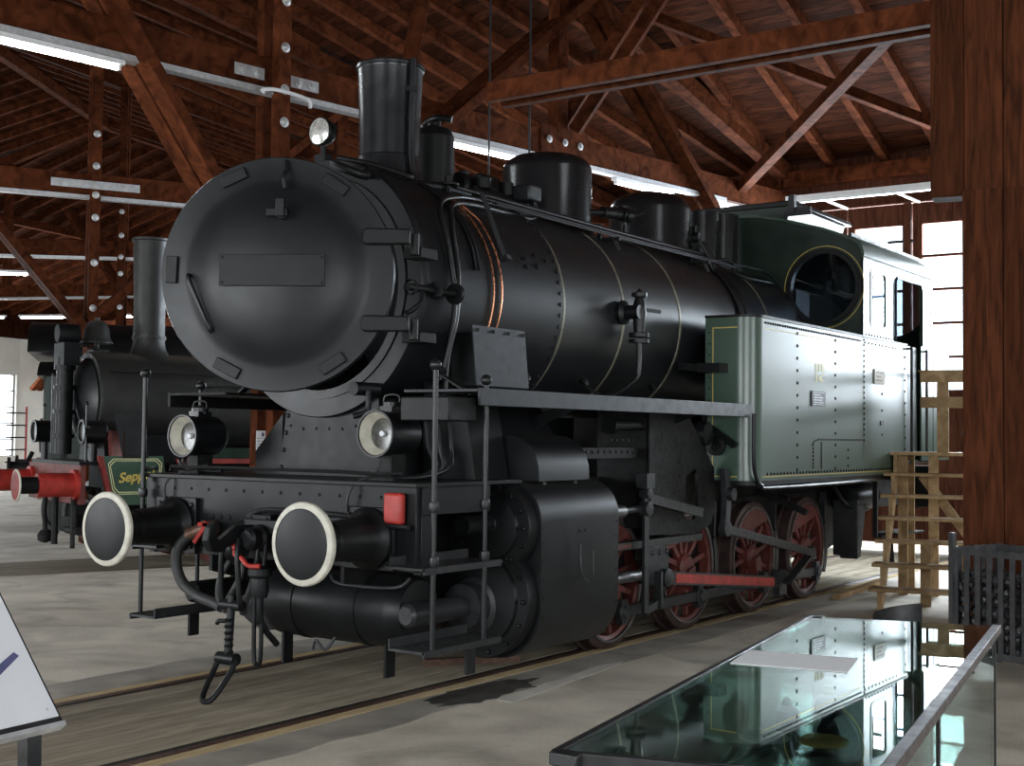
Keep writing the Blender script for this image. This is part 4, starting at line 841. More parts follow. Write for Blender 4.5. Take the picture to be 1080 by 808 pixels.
for s in (-1, 1):
    a0, a1 = (1.43, 1.45) if s > 0 else (-1.45, -1.43)
    b = MB(); win = rrect(7.93, 8.42, 2.885, 3.485, .07)
    b.prism([(YF, 2.72), (8.70, 2.72), (8.70, 3.43), (8.74, 3.49), (9.60, 3.49), (9.66, 3.43), (9.66, 1.45), (10.10, 1.45), (10.10, 3.62), (YF, 3.62)], a0, a1, 'x', [win]); b.mi = 1
    b.rivets([(s * 1.45, y, 2.79) for y in [7.78 + .09 * i for i in range(10)]], (s, 0, 0), .013, h=.012); b.rivets([(s * 1.45, 10.03, z) for z in (2.9, 3.05, 3.2, 3.4, 2.83)], (s, 0, 0), .013, h=.012)
    b.mi = 2
    X0, X1_ = sorted((s * 1.45, s * 1.452)); 
    b.box(X0, X1_, YF + .04, 10.0, 3.575, 3.583)
    b.mi = 3
    for q in (7.915, ): b.box(X0, X1_ + (.006 if s > 0 else 0), q, q + .018, 2.91, 3.46)
    cs = b.build('cab_side', ['green', 'gear', 'yellow', 'black'], L)
    b = MB(); b.prism(rrect(7.93, 8.42, 2.885, 3.485, .07), s * 1.44 - .002, s * 1.44 + .002, 'x'); b.build('window_glass', 'cabglass', cs)
    b = MB(); b.prism(rrect(7.91, 8.44, 2.865, 3.505, .08), a0 + (.0 if s > 0 else -.006), a1 + (.006 if s > 0 else 0), 'x', [rrect(7.945, 8.405, 2.90, 3.47, .06)]); b.build('window_frame', 'green', cs)
    b = MB(); b.tube([(s * 1.46, 8.71, 2.78), (s * 1.46, 8.71, 3.42), (s * 1.46, 8.76, 3.49), (s * 1.46, 9.60, 3.49), (s * 1.46, 9.66, 3.42), (s * 1.46, 9.66, 2.78)], .012, 8, 0); b.build('opening_beading', 'black', cs)
    for y in (9.14, 9.70):
        b = MB(); b.cyl((s * 1.50, y, 1.50), (s * 1.50, y, 2.74), .016, n=10); b.cyl((s * 1.44, y, 2.72), (s * 1.51, y, 2.72), .012, n=8); b.cyl((s * 1.44, y, 1.52), (s * 1.51, y, 1.52), .012, n=8); b.build('cab_handrail', 'black', cs)
    b = MB(); b.box(*sorted((s * 1.38, s * 1.41)), 9.14, 9.64, 1.5, 2.76); b.build('cab_door', 'dgreen', cs)
    # bunker side
    b = MB(); b.box(*sorted((s * .2, s * 1.45)), 10.12, 10.75, 1.45, 2.78); b.mi = 1; b.rivets([(s * 1.45, 10.70, z) for z in [1.55 + .12 * i for i in range(10)]], (s, 0, 0), .013, h=.012); b.build('bunker', ['green', 'gear'], L)
b = MB(); P_ = roofpts(0); Q_ = roofpts(.03)
b.prism(P_ + Q_[::-1], YF - .05, YR + .12, 'y'); rf = b.build('cab_roof', 'green', L)
b = MB(); b.bar((1.33, YF - .05, 3.83), (1.33, YR + .12, 3.83), .02, .05); b.build('rain_strip', 'plate', rf)
b = MB(); b.bar((-1.33, YF - .05, 3.83), (-1.33, YR + .12, 3.83), .02, .05); b.build('rain_strip', 'plate', rf)
b = MB(); b.prism([(-.50, 4.1), (-.55, 4.26), (.55, 4.26), (.50, 4.1)], 7.95, 9.6, 'y'); vt = b.build('roof_ventilator', 'dgreen', rf)
b = MB(); b.prism([(-.62, 4.25), (-.60, 4.31), (.60, 4.31), (.62, 4.25)], 7.9, 9.65, 'y'); b.build('ventilator_lid', 'black', vt, bevel=.01)
b = MB(); b.box(.55, .62, 7.86, 7.92, 4.16, 4.36); b.box(.50, .80, 7.88, 7.90, 4.13, 4.22); b.build('roof_bracket', 'plate', rf)
b = MB(); b.box(-1.42, 1.42, 7.75, 10.1, 1.42, 1.46); b.build('cab_floor', 'gear', L)
b = MB(); b.box(-.7, .7, 7.72, 8.1, 1.46, 3.3); b.cyl((0, 8.1, 2.2), (0, 8.13, 2.2), .28, n=24); b.build('backhead', 'gear', L)
b = MB(); b.cyl((.55, 8.1, 3.05), (.55, 8.16, 3.05), .09, n=20); b.cyl((.3, 8.1, 2.9), (.3, 8.16, 2.9), .06, n=20); b.build('gauges', 'brass', L)
# firebox / ashpan mass between the frames
b = MB(); b.box(-.55, .55, 5.2, 7.6, .30, 2.0); b.build('firebox', 'gear', L, bevel=.02)
b = MB(); b.box(-1.0, 1.0, 9.0, 10.6, .9, 1.25); b.build('rear_drawbox', 'gear', L, bevel=.02)
b = MB(); b.box(-1.22, 1.22, 10.75, 10.82, .86, 1.37); b.build('rear_buffer_beam', 'satin', L)
for s in (-1, 1):
    b = MB(); b.lathe([(.14, 0), (.11, .4), (.24, .45), (.24, .48), (0, .49)], (s * .875, 10.82, 1.05), Yd, 28); b.build('rear_buffer', 'satin', L)
# wheels
WY = (3.55, 4.90, 6.30, 7.65); WR = .535
def wheel(y, s, ca):
    b = MB(); t = [(WR - .07, -.065), (WR - .01, -.06), (WR, -.055), (WR, .05), (WR + .028, .055), (WR + .028, .075), (WR - .07, .075), (WR - .07, -.065)]
    b.lathe([(r, -h * s) for r, h in t] if False else [(r, -h) for r, h in t], (s * .79, y, WR), (s, 0, 0), 56)
    ty = b
    c = V((s * .79, y, WR))
    b = MB(); b.lathe([(0, .075), (.10, .075), (.125, .05), (.125, -.05), (0, -.06)], c, (s, 0, 0), 28)
    b.lathe([(WR - .10, -.04), (WR - .10, .045), (WR - .065, .06), (WR - .065, -.06)], c, (s, 0, 0), 56)
    for i in range(12):
        a_ = 2 * PI * i / 12 + .2; dv = V((0, math.cos(a_), math.sin(a_))); b.bar(c + dv * .10, c + dv * (WR - .08), .045, .035, (1, 0, 0))
    a0 = ca + PI
    wpts = []
    for i in range(13):
        q = a0 - .95 + 1.9 * i / 12; wpts.append((y + (WR - .075) * math.cos(q), WR + (WR - .075) * math.sin(q)))
    b.prism(wpts, *sorted((s * .80, s * .865)), 'x')
    q = V((0, math.cos(ca), math.sin(ca))) * .25; b.lathe([(0, .08), (.085, .08), (.10, .06), (.10, -.05), (0, -.05)], c + q, (s, 0, 0), 24)
    b.bar(c + V((s * .03, 0, 0)), c + q + V((s * .03, 0, 0)), .12, .16, (1, 0, 0))
    wh = b.build('driving_wheel', 'wred', L); ty.mi = 1; ty.lathe([(WR - .07, .0755), (WR - .07, .079), (WR - .052, .079), (WR - .052, .0755)], (s * .79, y, WR), (s, 0, 0), 56); ty.build('tyre', ['tyre', 'steel'], wh)
    return c + q
CA = math.radians(283)
pins = {}
for s in (-1, 1):
    for i, y in enumerate(WY): pins[(s, i)] = wheel(y, s, CA)
b = MB()
for y in WY: b.cyl((-.75, y, WR), (.75, y, WR), .08, n=16)
b.build('axles', 'gear', L)
for s in (-1, 1):
    cp_ = [pins[(s, i)] for i in range(4)]; xo = s * .93
    b = MB()
    for a_, c_ in zip(cp_, cp_[1:]): b.bar((xo, a_.y, a_.z), (xo, c_.y, c_.z), .04, .085)
    for a_ in cp_: b.lathe([(0, -.03), (.08, -.03), (.08, .03), (.05, .035), (.05, .05), (0, .05)], (xo, a_.y, a_.z), (s, 0, 0), 20); b.box(*sorted((xo - .03, xo + .03)), a_.y - .05, a_.y + .05, a_.z - .1, a_.z + .1)
    b.build('coupling_rod', 'greysteel', L, bevel=.004)
    # crosshead, guides, connecting rod
    xg = s * 1.02
    b = MB(); b.box(*sorted((xg - .05, xg + .05)), 2.72, 4.75, .80, .86); b.mi = 1; b.box(*sorted((xg - .052, xg + .052)), 2.9, 3.5, .815, .845); b.build('slide_bar', ['greysteel', 'wred'], L, bevel=.004)
    b = MB(); b.cyl((xg, 2.69, .58), (xg, 3.85, .58), .045, n=20); b.build('piston_rod', 'steel', L)
    b = MB(); b.prism([(3.80, .50), (4.0, .46), (4.12, .52), (4.14, .70), (4.05, .80), (3.75, .80), (3.72, .70), (3.80, .64)], *sorted((xg - .05, xg + .05)), 'x'); b.rivets([(xg + s * .05, 3.85 + .12 * i, .75) for i in range(3)], (s, 0, 0), .025); b.bar((xg + s * .08, 3.9, .6), (xg + s * .08, 3.9, .30), .03, .07); b.build('crosshead', 'greysteel', L, bevel=.006)
    tp = pins[(s, 2)]; xr = s * 1.10; p0 = V((xr, 4.02, .54)); p1 = V((xr, tp.y, tp.z + .01)); dv = (p1 - p0).normalized(); up = dv.cross(V((1, 0, 0)))
    b = MB(); b.bar(p0, p1, .045, .11); b.lathe([(0, -.03), (.075, -.03), (.075, .03), (0, .05)], p0, (s, 0, 0), 20); b.box(*sorted((xr - .035, xr + .035)), p1.y - .09, p1.y + .09, p1.z - .12, p1.z + .12)
    b.mi = 1; b.bar(p0.lerp(p1, .06) + V((s * .003, 0, 0)), p0.lerp(p1, .92) + V((s * .003, 0, 0)), .045, .075); b.build('connecting_rod', ['greysteel', 'red'], L, bevel=0)
    # return crank + eccentric rod + expansion link
    rc = V((s * 1.18, 6.95, .545)); b = MB(); b.bar((s * 1.18, p1.y, p1.z), rc, .03, .09, (1, 0, 0)); b.lathe([(0, -.03), (.07, -.03), (.07, .03), (0, .04)], rc, (s, 0, 0), 18); b.build('return_crank', 'greysteel', L, bevel=.004)
    lk = V((s * 1.22, 4.88, .90)); b = MB(); b.bar(rc + V((s * .04, 0, 0)), lk, .03, .075); b.lathe([(0, -.035), (.07, -.035), (.07, .035), (0, .04)], lk, (s, 0, 0), 18); b.build('eccentric_rod', 'greysteel', L, bevel=.004)
    b = MB(); arc = [(4.86 + .04 * math.sin(PI * i / 10), .92 + .5 * i / 10) for i in range(11)]
    b.prism([(y - .04, z) for y, z in arc] + [(y + .05, z) for y, z in arc[::-1]], *sorted((s * 1.22 - .03, s * 1.22 + .03)), 'x'); b.lathe([(0, 0), (.06, 0), (.06, .06), (0, .07)], (s * 1.24, 4.9, 1.2), (s, 0, 0), 18); b.build('expansion_link', 'greysteel', L, bevel=.004)
    b = MB(); b.bar((s * 1.14, 3.66, 1.20), (s * 1.16, 4.55, 1.05), .03, .075); b.cyl((s * 1.10, 2.69, 1.10), (s * 1.10, 3.62, 1.12), .028, n=14); b.build('radius_rod', 'greysteel', L)
    b = MB(); b.bar((s * 1.13, 3.62, 1.36), (s * 1.13, 3.62, .30), .03, .07, (0, 1, 0)); b.lathe([(0, -.04), (.06, -.04), (.06, .04), (0, .05)], (s * 1.13, 3.62, 1.12), (s, 0, 0), 18); b.lathe([(0, -.04), (.045, -.04), (.045, .04), (0, .05)], (s * 1.13, 3.62, 1.24), (s, 0, 0), 18); b.box(*sorted((s * 1.08, s * 1.18)), 3.55, 3.68, 1.28, 1.40); b.build('combination_lever', 'greysteel', L, bevel=.004)
    b = MB(); b.bar((s * 1.13, 3.62, .31), (s * 1.08, 4.0, .36), .03, .06); b.build('union_link', 'greysteel', L)
    b = MB(); b.tube([(s * 1.1, 2.69, 1.18), (s * 1.1, 2.95, 1.15), (s * 1.1, 3.2, 1.12)], .02); b.tube([(s * 1.1, 2.69, .98), (s * 1.1, 2.95, 1.02), (s * 1.1, 3.2, 1.10)], .02); b.lathe([(0, 0), (.05, 0), (.05, .15), (0, .15)], (s * 1.1, 3.15, 1.11), Yd, 16); b.build('valve_spindle_guide', 'steel', L)
    # motion bracket: big plate with slot
    b = MB(); b.prism([(3.95, 1.95), (4.35, 1.95), (4.93, 1.42), (4.95, 1.05), (4.86, .93), (4.6, .87), (3.75, .90), (3.75, 1.95)], *sorted((s * 1.06, s * 1.09)), 'x', [[(4.35, 1.04), (4.42, .99), (4.55, .99), (4.62, 1.06), (4.62, 1.38), (4.55, 1.42), (4.4, 1.36)]])
    b.rivets([(s * 1.09, 4.28, 1.0 + .12 * i) for i in range(5)] + [(s * 1.09, 4.72, 1.05 + .12 * i) for i in range(4)], (s, 0, 0), .018); mb_ = b.build('motion_bracket', 'gear', L, bevel=0)
    b = MB(); b.box(*sorted((s * .6, s * 1.07)), 3.75, 3.79, .95, 1.9); b.build('bracket_web', 'gear', mb_)
    b = MB(); b.box(*sorted((s * .98, s * 1.22)), 4.70, 5.1, .36, .48) if False else b.bar((s * .62, 6.9, 1.15), (s * 1.16, 6.9, .95), .06, .06); b.build('spring_hanger', 'gear', L)
    # springs above axles
    for y in WY[2:]:
        b = MB()
        for k_ in range(4): b.box(*sorted((s * .68, s * .76)), y - .36 + .06 * k_, y + .36 - .06 * k_, 1.10 - .016 * k_, 1.113 - .016 * k_)
        b.build('leaf_spring', 'gear', L)
    for i, y in enumerate(WY):     # brake blocks
        b = MB(); am = [math.radians(-28 + 5 * q) for q in range(11)]; b.prism([(y + .57 * math.cos(t), WR + .57 * math.sin(t)) for t in am] + [(y + .64 * math.cos(t), WR + .64 * math.sin(t)) for t in am[::-1]], *sorted((s * .74, s * .84)), 'x'); b.bar((s * .79, y + .6, .55), (s * .79, y + .62, 1.1), .04, .06, (1, 0, 0)); b.build('brake_block', 'greysteel', L)
    b = MB(); b.box(*sorted((s * .9, s * 1.18)), 8.28, 8.34, .42, 1.02); b.prism([(8.34, .95), (8.60, .98), (8.62, .9), (8.52, .55), (8.46, .40), (8.36, .38)], *sorted((s * .95, s * 1.15)), 'x'); b.build('injector', 'greysteel', L, bevel=.01)
    b = MB(); b.tube([(s * 1.2, 8.9, .60), (s * 1.2, 9.2, .60), (s * 1.2, 9.3, .5), (s * 1.2, 9.35, .22)], .035, 8, 1); b.build('sand_delivery_pipe', 'gear', L)
    b = MB()
    for y in (8.5, 9.5): b.bar((s * 1.3, y, 1.28), (s * 1.3, y, .62), .03, .05)
    b.box(*sorted((s * 1.1, s * 1.45)), 8.95, 9.75, .62, .64); b.build('cab_step', 'gear', L)
    b = MB(); b.lathe([(0, 0), (.12, .02), (.14, .08), (.14, .7), (.12, .76), (0, .78)], (s * 1.05, 8.3, 1.05), (0, 1, 0), 28); b.tube([(s * 1.05, 7.9, 1.2), (s * 1.1, 8.1, 1.0), (s * 1.1, 8.6, .9), (s * 1.0, 9.4, .95)], .025); b.build('auxiliary_tank', 'satin', L)
b = MB(); b.tube([(1.15, 5.05, 1.87), (1.1, 5.0, 1.7), (1.15, 4.8, 1.6)], .03); b.lathe([(0, 0), (.10, 0), (.12, .05), (.10, .12), (0, .14)], (1.0, 4.75, 1.72), Xd, 20); b.cyl((1.0, 3.3, 1.78), (1.0, 4.5, 1.80), .05, n=18); b.lathe([(0, 0), (.07, 0), (.07, .05), (0, .06)], (1.0, 3.25, 1.78), Yd, 14); b.build('feed_pipe', 'satin', L)
b = MB(); b.box(.75, 1.02, 2.75, 3.7, 1.52, 1.60); b.rivets([(1.02, 2.8 + .09 * i, 1.57) for i in range(10)], Xd, .016); b.rivets([(1.02, 3.25 + .09 * i, 1.66) for i in range(5)], Xd, .016); b.build('frame_bracket', 'satin', L)
b = MB(); b.box(.95, 1.0, 4.97, 5.0, 1.3, 1.9); b.lathe([(0, 0), (.09, 0), (.09, .04), (.04, .05), (0, .05)], (1.10, 4.96, 1.62), (0, -1, 0), 20); b.bar((1.05, 4.93, 1.78), (1.30, 4.9, 1.62), .05, .05); b.build('reversing_bracket', 'satin', L)

# ================================================================== small lettered locomotive in the next bay
def text_mesh(txt, size, ext=.002, shear=.0):
    c = bpy.data.curves.new('t', 'FONT'); c.body = txt; c.size = size; c.extrude = ext; c.shear = shear; c.offset = .004
    o = bpy.data.objects.new('t', c); COL.objects.link(o); dg = bpy.context.evaluated_depsgraph_get()
    me = bpy.data.meshes.new_from_object(o.evaluated_get(dg)); bpy.data.objects.remove(o); return me
S = thing('small_steam_locomotive', 'small dark steam locomotive with tall thin chimney, bell, red front and a gold-lettered green plate', 'locomotive', (-7.83, 4.29, 0), -SA)
for s in (-1, 1):
    x = s * .9; y0 = -.42
    b = MB(); b.lathe([(0, -.004), (.15, 0), (.182, .004), (.185, .016), (.08, .03), (0, .03)], (x, y0, 1.05), Yd, 32); bh = b.build('buffer_head', 'dred', S)
    b = MB(); b.lathe([(.168, -.002), (.183, .0), (.190, .005), (.190, .016)], (x, y0, 1.05), Yd, 32); b.build('white_rim', 'white', bh)
    b = MB(); b.cyl((x, y0 + .02, 1.05), (x, -.16, 1.05), .10, n=28); b.build('buffer_plunger', 'satin', S)
    b = MB(); b.cyl((x, -.18, 1.05), (x, .26, 1.05), .14, n=28); b.cyl((x, .23, 1.05), (x, .28, 1.05), .18, n=28); b.build('buffer_housing', 'red', S)
    lx, ly = (.72, .38) if s > 0 else (-.80, .25)
    b = MB(); b.lathe([(.12, 0), (.15, 0), (.15, .02), (.14, .04), (.14, .26), (.10, .30), (0, .31)], (lx, ly, 1.68), Yd, 28); b.cyl((lx, ly + .15, 1.30), (lx, ly + .15, 1.54), .05, n=12); lm = b.build('front_lamp', 'black', S)
    b = MB(); b.lathe([(0, .03), (.12, .02)], (lx, ly, 1.68), Yd, 28); b.build('lens', 'lens', lm)
    b = MB(); b.cyl((s * .85, .40, 1.3), (s * .85, .4, 2.0), .014, n=10); b.ball((s * .85, .4, 2.02), .025); b.build('handrail', 'black', S)
b = MB(); b.box(-1.05, 1.05, .28, .34, .82, 1.28); b.build('buffer_beam', 'wred', S)
b = MB(); b.box(-1.0, .93, .3, 8.2, 1.28, 1.32); b.build('footplate', 'satin', S)
b = MB(); b.box(-.55, .55, .9, 8.0, .5, 1.27); b.build('frame_plate', 'gear', S)
b = MB(); b.lathe([(0, -.14), (.2, -.12), (.42, -.05), (.50, 0), (.53, .02)], (0, .62, 2.08), Yd, 48); b.tube([(.1, .5, 2.2), (.25, .46, 2.0), (.3, .5, 1.8)], .015); b.build('smokebox_door', 'door', S)
b = MB(); b.lathe([(0, 0), (.60, 0), (.61, .02), (.61, 1.5), (.60, 1.51), (.60, 5.6), (0, 5.6)], (0, .66, 2.08), Yd, 64); b.build('boiler', 'dusty', S)
b = MB(); b.prism([(-.5, 1.32), (.5, 1.32), (.42, 1.7), (-.42, 1.7)], .75, 2.0, 'y'); b.build('smokebox_saddle', 'satin', S)
b = MB(); b.lathe([(.36, -.08), (.27, .0), (.215, .1), (.20, .2), (.20, .22), (.215, .225), (.215, .27), (.20, .275), (.198, .5), (.222, 1.5), (.24, 1.51), (.24, 1.54), (.21, 1.54), (.19, .6), (.19, 0)], (0, 1.46, 2.66), Zd, 48); b.rivets([(.21 * math.cos(t), 1.46 + .21 * math.sin(t), 2.90) for t in [2 * PI * i / 16 for i in range(16)]], Zd, .018); b.build('chimney', 'dusty', S)
b = MB(); b.lathe([(.20, 0), (.20, .015), (.165, .06), (.155, .18), (.11, .27), (.03, .30), (.03, .33), (0, .335)], (0, .78, 2.80), Zd, 32); b.cyl((0, .78, 2.7), (0, .78, 2.82), .03, n=12); b.box(-.12, .12, .7, .9, 2.66, 2.72); b.build('bell', 'dusty', S)
b = MB(); b.lathe([(0, 0), (.11, .0), (.12, .02), (.12, .26), (0, .28)], (.1, .25, 2.90), (0, 1, 0), 24); b.box(-.1, .3, .28, .48, 2.5, 2.78); b.cyl((.1, .36, 1.4), (.1, .36, 2.6), .10, n=20); b.cyl((-.15, .36, 1.4), (-.15, .36, 2.4), .08, n=20)
for z in (1.6, 1.9, 2.2, 2.45): b.cyl((.1, .36, z), (.1, .36, z + .05), .13, n=20)
b.tube([(.2, .4, 2.6), (.3, .5, 2.75), (.3, .7, 2.7)], .02); b.tube([(-.1, .3, 2.4), (-.3, .35, 2.1), (-.3, .4, 1.6)], .02); b.build('air_pump', 'satin', S)
b = MB(); b.tube([(.62, .75, 2.42), (.60, 3.0, 2.42), (.60, 6.0, 2.42)], .014, 8, 0); b.tube([(.62, 1.9, 2.28), (.62, 6, 2.28)], .01, 8, 0); b.build('boiler_handrail', 'black', S)
# lettered plate on the wing tank
b = MB(); b.prism([(.55, 1.39), (1.30, 1.39), (1.40, .80), (.72, .80)], .97, 1.0, 'x'); tk = b.build('front_plate', 'green', S)
b = MB(); b.box(.90, .94, 1.45, 4.6, .86, 1.27) ; b.build('side_skirt', 'gear', S)
b = MB(); b.prism([(.50, 1.39), (.56, 1.39), (.70, .86), (.64, .86)], .94, 1.003, 'x'); b.build('red_edge', 'dred', S)
def oct_(y0, y1, z0, z1, c): return [(y0 + c, z1), (y1 - c, z1), (y1, z1 - c), (y1 - c * .4, z0 + c), (y1 - c, z0), (y0 + c * 1.8, z0), (y0 + c, z0 + c), (y0, z1 - c)]
b = MB()
for q in (0, .022):
    b.prism(oct_(.62 + q, 1.29 - q, .93 + q, 1.36 - q, .06), 1.0, 1.004, 'x', [oct_(.628 + q, 1.282 - q, .938 + q, 1.352 - q, .058)])
b.build('gold_border', 'paleyellow', tk)
me = text_mesh('Seppel', .165, .002, .2); me.transform(Matrix(((0, 0, 1, 1.003), (1, 0, 0, .75), (0.12, 1, 0, 1.07), (0, 0, 0, 1)))); me.materials.append(M['yellow'])
o = bpy.data.objects.new('gold_lettering', me); COL.objects.link(o); o.parent = tk
b = MB(); b.box(1.05, 1.12, .95, 1.35, 1.36, 1.9) if False else b.prism([(.68, 1.92), (1.02, 1.90), (1.12, 1.36), (.80, 1.36)], .98, 1.0, 'x'); b.build('wing_plate', 'plate', S)
b = MB(); b.box(.35, 1.0, .80, .82, 1.36, 1.7); b.build('red_front_plate', 'wred', S)
b = MB(); b.box(.9, 1.2, 1.5, 6.4, 1.3, 1.36); b.build('red_running_edge', 'dred', S)
b = MB(); b.box(-1.2, 1.2, 5.5, 7.8, 1.3, 3.1); b.build('cab', 'dgreen', S, bevel=.03)
b = MB(); b.prism([(-1.35, 3.1), (-1.0, 3.3), (-.5, 3.42), (0, 3.46), (.5, 3.42), (1.0, 3.3), (1.35, 3.1)], 5.2, 8.0, 'y'); b.build('cab_roof', 'satin', S)
for y in (2.2, 3.9, 5.6):
    for s in (-1, 1):
        b = MB(); b.lathe([(.38, -.06), (.46, -.06), (.46, .05), (.38, .05), (.38, -.06)], (s * .8, y, .46), Xd, 36)
        for i in range(10): q = V((0, math.cos(2 * PI * i / 10), math.sin(2 * PI * i / 10))); b.bar(V((s * .8, y, .46)) + q * .05, V((s * .8, y, .46)) + q * .4, .04, .04, (1, 0, 0))
        b.build('driving_wheel', 'wred', S)
b = MB(); b.box(.7, 1.12, 1.4, 2.3, .35, .85); b.build('cylinder', 'gear', S, bevel=.05)
b = MB(); b.box(-.7, .9, .86, .9, .28, .80); b.build('rail_guard', 'wred', S)
b = MB(); b.prism([(.5, .95), (.2, .9), (.12, 1.0), (.2, 1.08), (.5, 1.08)], -.03, .03, 'x'); b.tube([(0, .2, 1), (0, .18, .7), (0, .2, .45)], .03); b.lathe([(0, 0), (.09, .03), (.1, .1), (.06, .16), (0, .18)], (0, .2, .30), Zd, 16); b.build('coupling_hook', 'gear', S)
b = MB(); b.tube([(.5, .7, .95), (.5, .5, .98), (.45, .35, .9), (.42, .3, .7), (.5, .35, .5), (.7, .5, .45)], .035)
b.build('brake_hose', 'rubber', S); b = MB(); b.tube([(-.3, .7, .95), (-.35, .45, .98), (-.4, .3, .8), (-.35, .3, .55), (-.2, .4, .4)], .035); b.build('brake_hose', 'rubber', S); b = MB(); b.tube([(.3, .7, .9), (.4, .6, .95), (.9, .6, .92), (1.1, .62, .92)], .025); b.build('brake_pipe', 'rubber', S)
b = MB(); b.box(-.6, .6, .35, .6, .45, .8); b.cyl((.55, .3, .5), (1.0, .3, .5), .05, n=12); b.lathe([(0, 0), (.1, 0), (.1, .12), (0, .14)], (.7, .3, .55), Zd, 14); b.cyl((.9, .25, .3), (.9, .25, .9), .03, n=8); b.cyl((.2, .25, .3), (.2, .25, .9), .04, n=8); b.build('brake_gear', 'gear', S)
b = MB(); b.cyl((.85, .55, .98), (.85, .55, .42), .02, n=10); b.box(.7, 1.0, .42, .7, .38, .42); b.build('step', 'gear', S)

# third vehicle at the far left, mostly hidden
TV = thing('railway_vehicle', 'dark vehicle cab with curved roof at the far left behind the small locomotive', 'locomotive', (-13.85, 8.12, 0), -2 * SA)
b = MB(); b.box(-1.2, 1.2, .55, 6, 1.2, 2.62); b.build('body', 'dgreen', TV, bevel=.03)
b = MB(); b.prism([(-1.4, 2.6), (-1.1, 2.74), (-.6, 2.86), (0, 2.9), (.6, 2.86), (1.1, 2.74), (1.4, 2.6)], .45, 6.2, 'y'); b.build('roof', 'satin', TV)
b = MB(); b.prism([(-1.5, 3.02), (-1.4, 3.22), (-1.1, 3.42), (-.6, 3.54), (0, 3.58), (.6, 3.54), (1.1, 3.42), (1.4, 3.22), (1.5, 3.02), (1.5, 2.98), (-1.5, 2.98)], .3, 3.4, 'y'); b.build('upper_canopy', 'satin', TV)
for s in (-1, 1):
    b = MB(); b.cyl((s * 1.2, .9, 1.2), (s * 1.2, .9, 3.0), .05, n=10); b.build('canopy_post', 'gear', TV)
    b = MB(); b.prism(rrect(1.2, 1.75, 1.9, 2.35, .06), *sorted((s * 1.2, s * 1.215)), 'x'); b.build('window', 'cabglass', TV)
    b = MB(); b.cyl((s * .88, 0, 1.05), (s * .88, .55, 1.05), .12, n=24); b.cyl((s * .88, 0, 1.05), (s * .88, .04, 1.05), .19, n=28); b.build('buffer', 'gear', TV)
    b = MB(); b.cyl((s * .88, .35, 1.05), (s * .88, .55, 1.05), .15, n=24); b.build('buffer_collar', 'dred', TV)
b = MB(); b.box(-1.2, 1.2, .5, 6, .55, 1.2); b.build('frame', 'gear', TV)
b = MB(); b.cyl((0, .45, 1.6), (0, .6, 1.6), .3, n=24); b.tube([(-.5, .3, 1.3), (-.3, .2, 1.0), (.2, .3, .7)], .04); b.build('front_gear', 'gear', TV)

# red ladder rack near the far window
RL = thing('ladder', 'red metal ladder standing in front of the bright far left window', 'ladder', (-27.6, 17.6, 0), -3.6 * SA)
for x in (-.45,): b = MB(); b.cyl((x, 0, 0), (x, 0, 2.4), .035, n=8); b.build('rail', 'red', RL)
for i in range(6): b = MB(); b.cyl((-.45, 0, .4 + .36 * i), (.5, 0, .4 + .36 * i), .022, n=8); b.build('rung', 'gear', RL)

# paper notice on the post between the locomotives
o = None
pp = pol(SA / 2, 22.1, 1.37, -.14) + V((math.cos(SA / 2), -math.sin(SA / 2), 0)) * .067
t = thing('notice', 'white paper notice on the double post between the locomotives', 'notice', pp, -SA / 2)
b = MB(); b.box(.0, .004, -.085, .08, 0, .34); b.build('sheet', 'paper', t)
b = MB(); b.box(.004, .005, -.02, .01, .28, .32)
for i in range(8): b.box(.004, .0045, -.08, .06 - .03 * (i % 3), .05 + .03 * i, .054 + .03 * i)
b.build('print', 'ink', t)
b = MB(); b.tube([(0, -.28, 0), (0, -.30, .03), (.0, -.1, .06), (.02, .25, .03), (.03, .28, -.06)], .02); o = b.build('cable_loop', 'trayw', recenter=False); o.matrix_world = Matrix.Translation(pol(SA / 2, 22.1, 5.18, .24)) @ Matrix.Rotation(-SA / 2, 4, 'Z')
tag(o, 'white cable looped around the double post under the beam', 'cable')

# ================================================================== wooden stairs at the cab
ST = thing('wooden_stairs', 'pale open wooden steps with railing leading to the locomotive cab', 'stairs', (1.72, 7.15, 0), math.radians(12))
ns = 7; W = 1.25; run = .24; rise = .222
for i in range(ns):
    b = MB(); d_ = run if i < ns - 1 else .9
    b.box(-.02 if i < ns - 1 else -.02, W, i * run - .02, i * run + d_, (i + 1) * rise - .035, (i + 1) * rise); b.build('tread', 'pale', ST, bevel=.004)
for x in (.06, W - .1):
    b = MB()
    pts = [(0, 0)]
    for i in range(ns): pts += [(i * run, (i + 1) * rise - .036), ((i + 1) * run, (i + 1) * rise - .036)]
    pts[0] = (0, 0); pts += [((ns) * run, (ns) * rise - .20), (.22, 0)]
    b.prism(pts, x, x + .04, 'x'); b.build('stringer', 'pale', ST)
for x, y in ((.42, .55), (.78, .55), (.42, 1.5), (.10, 1.5), (W - .12, 1.5), (.78, 2.25), (.10, 2.25)):
    b = MB(); b.box(x, x + .1, y, y + .07, 0, max(.3, min(ns, int(y / run) + 1) * rise - .04)); b.build('support_post', 'pale', ST)
for x in (.5, ):
    b = MB(); b.box(x, x + .12, 1.62, 1.70, 1.5, 2.42); b.build('railing_post', 'pale', ST)
for z in (2.32, 2.04):
    b = MB(); b.box(.33, W + .1, 1.585, 1.62, z, z + .12); b.build('railing_board', 'pale', ST)
b = MB(); b.bar((.35, 1.55, 1.3), (1.05, 1.55, .35), .03, .10); b.build('diagonal_stay', 'pale', ST)
b = MB(); b.box(.3, W + .1, 1.58, 2.6, 2.44, 2.455); b.build('top_rail', 'pale', ST)
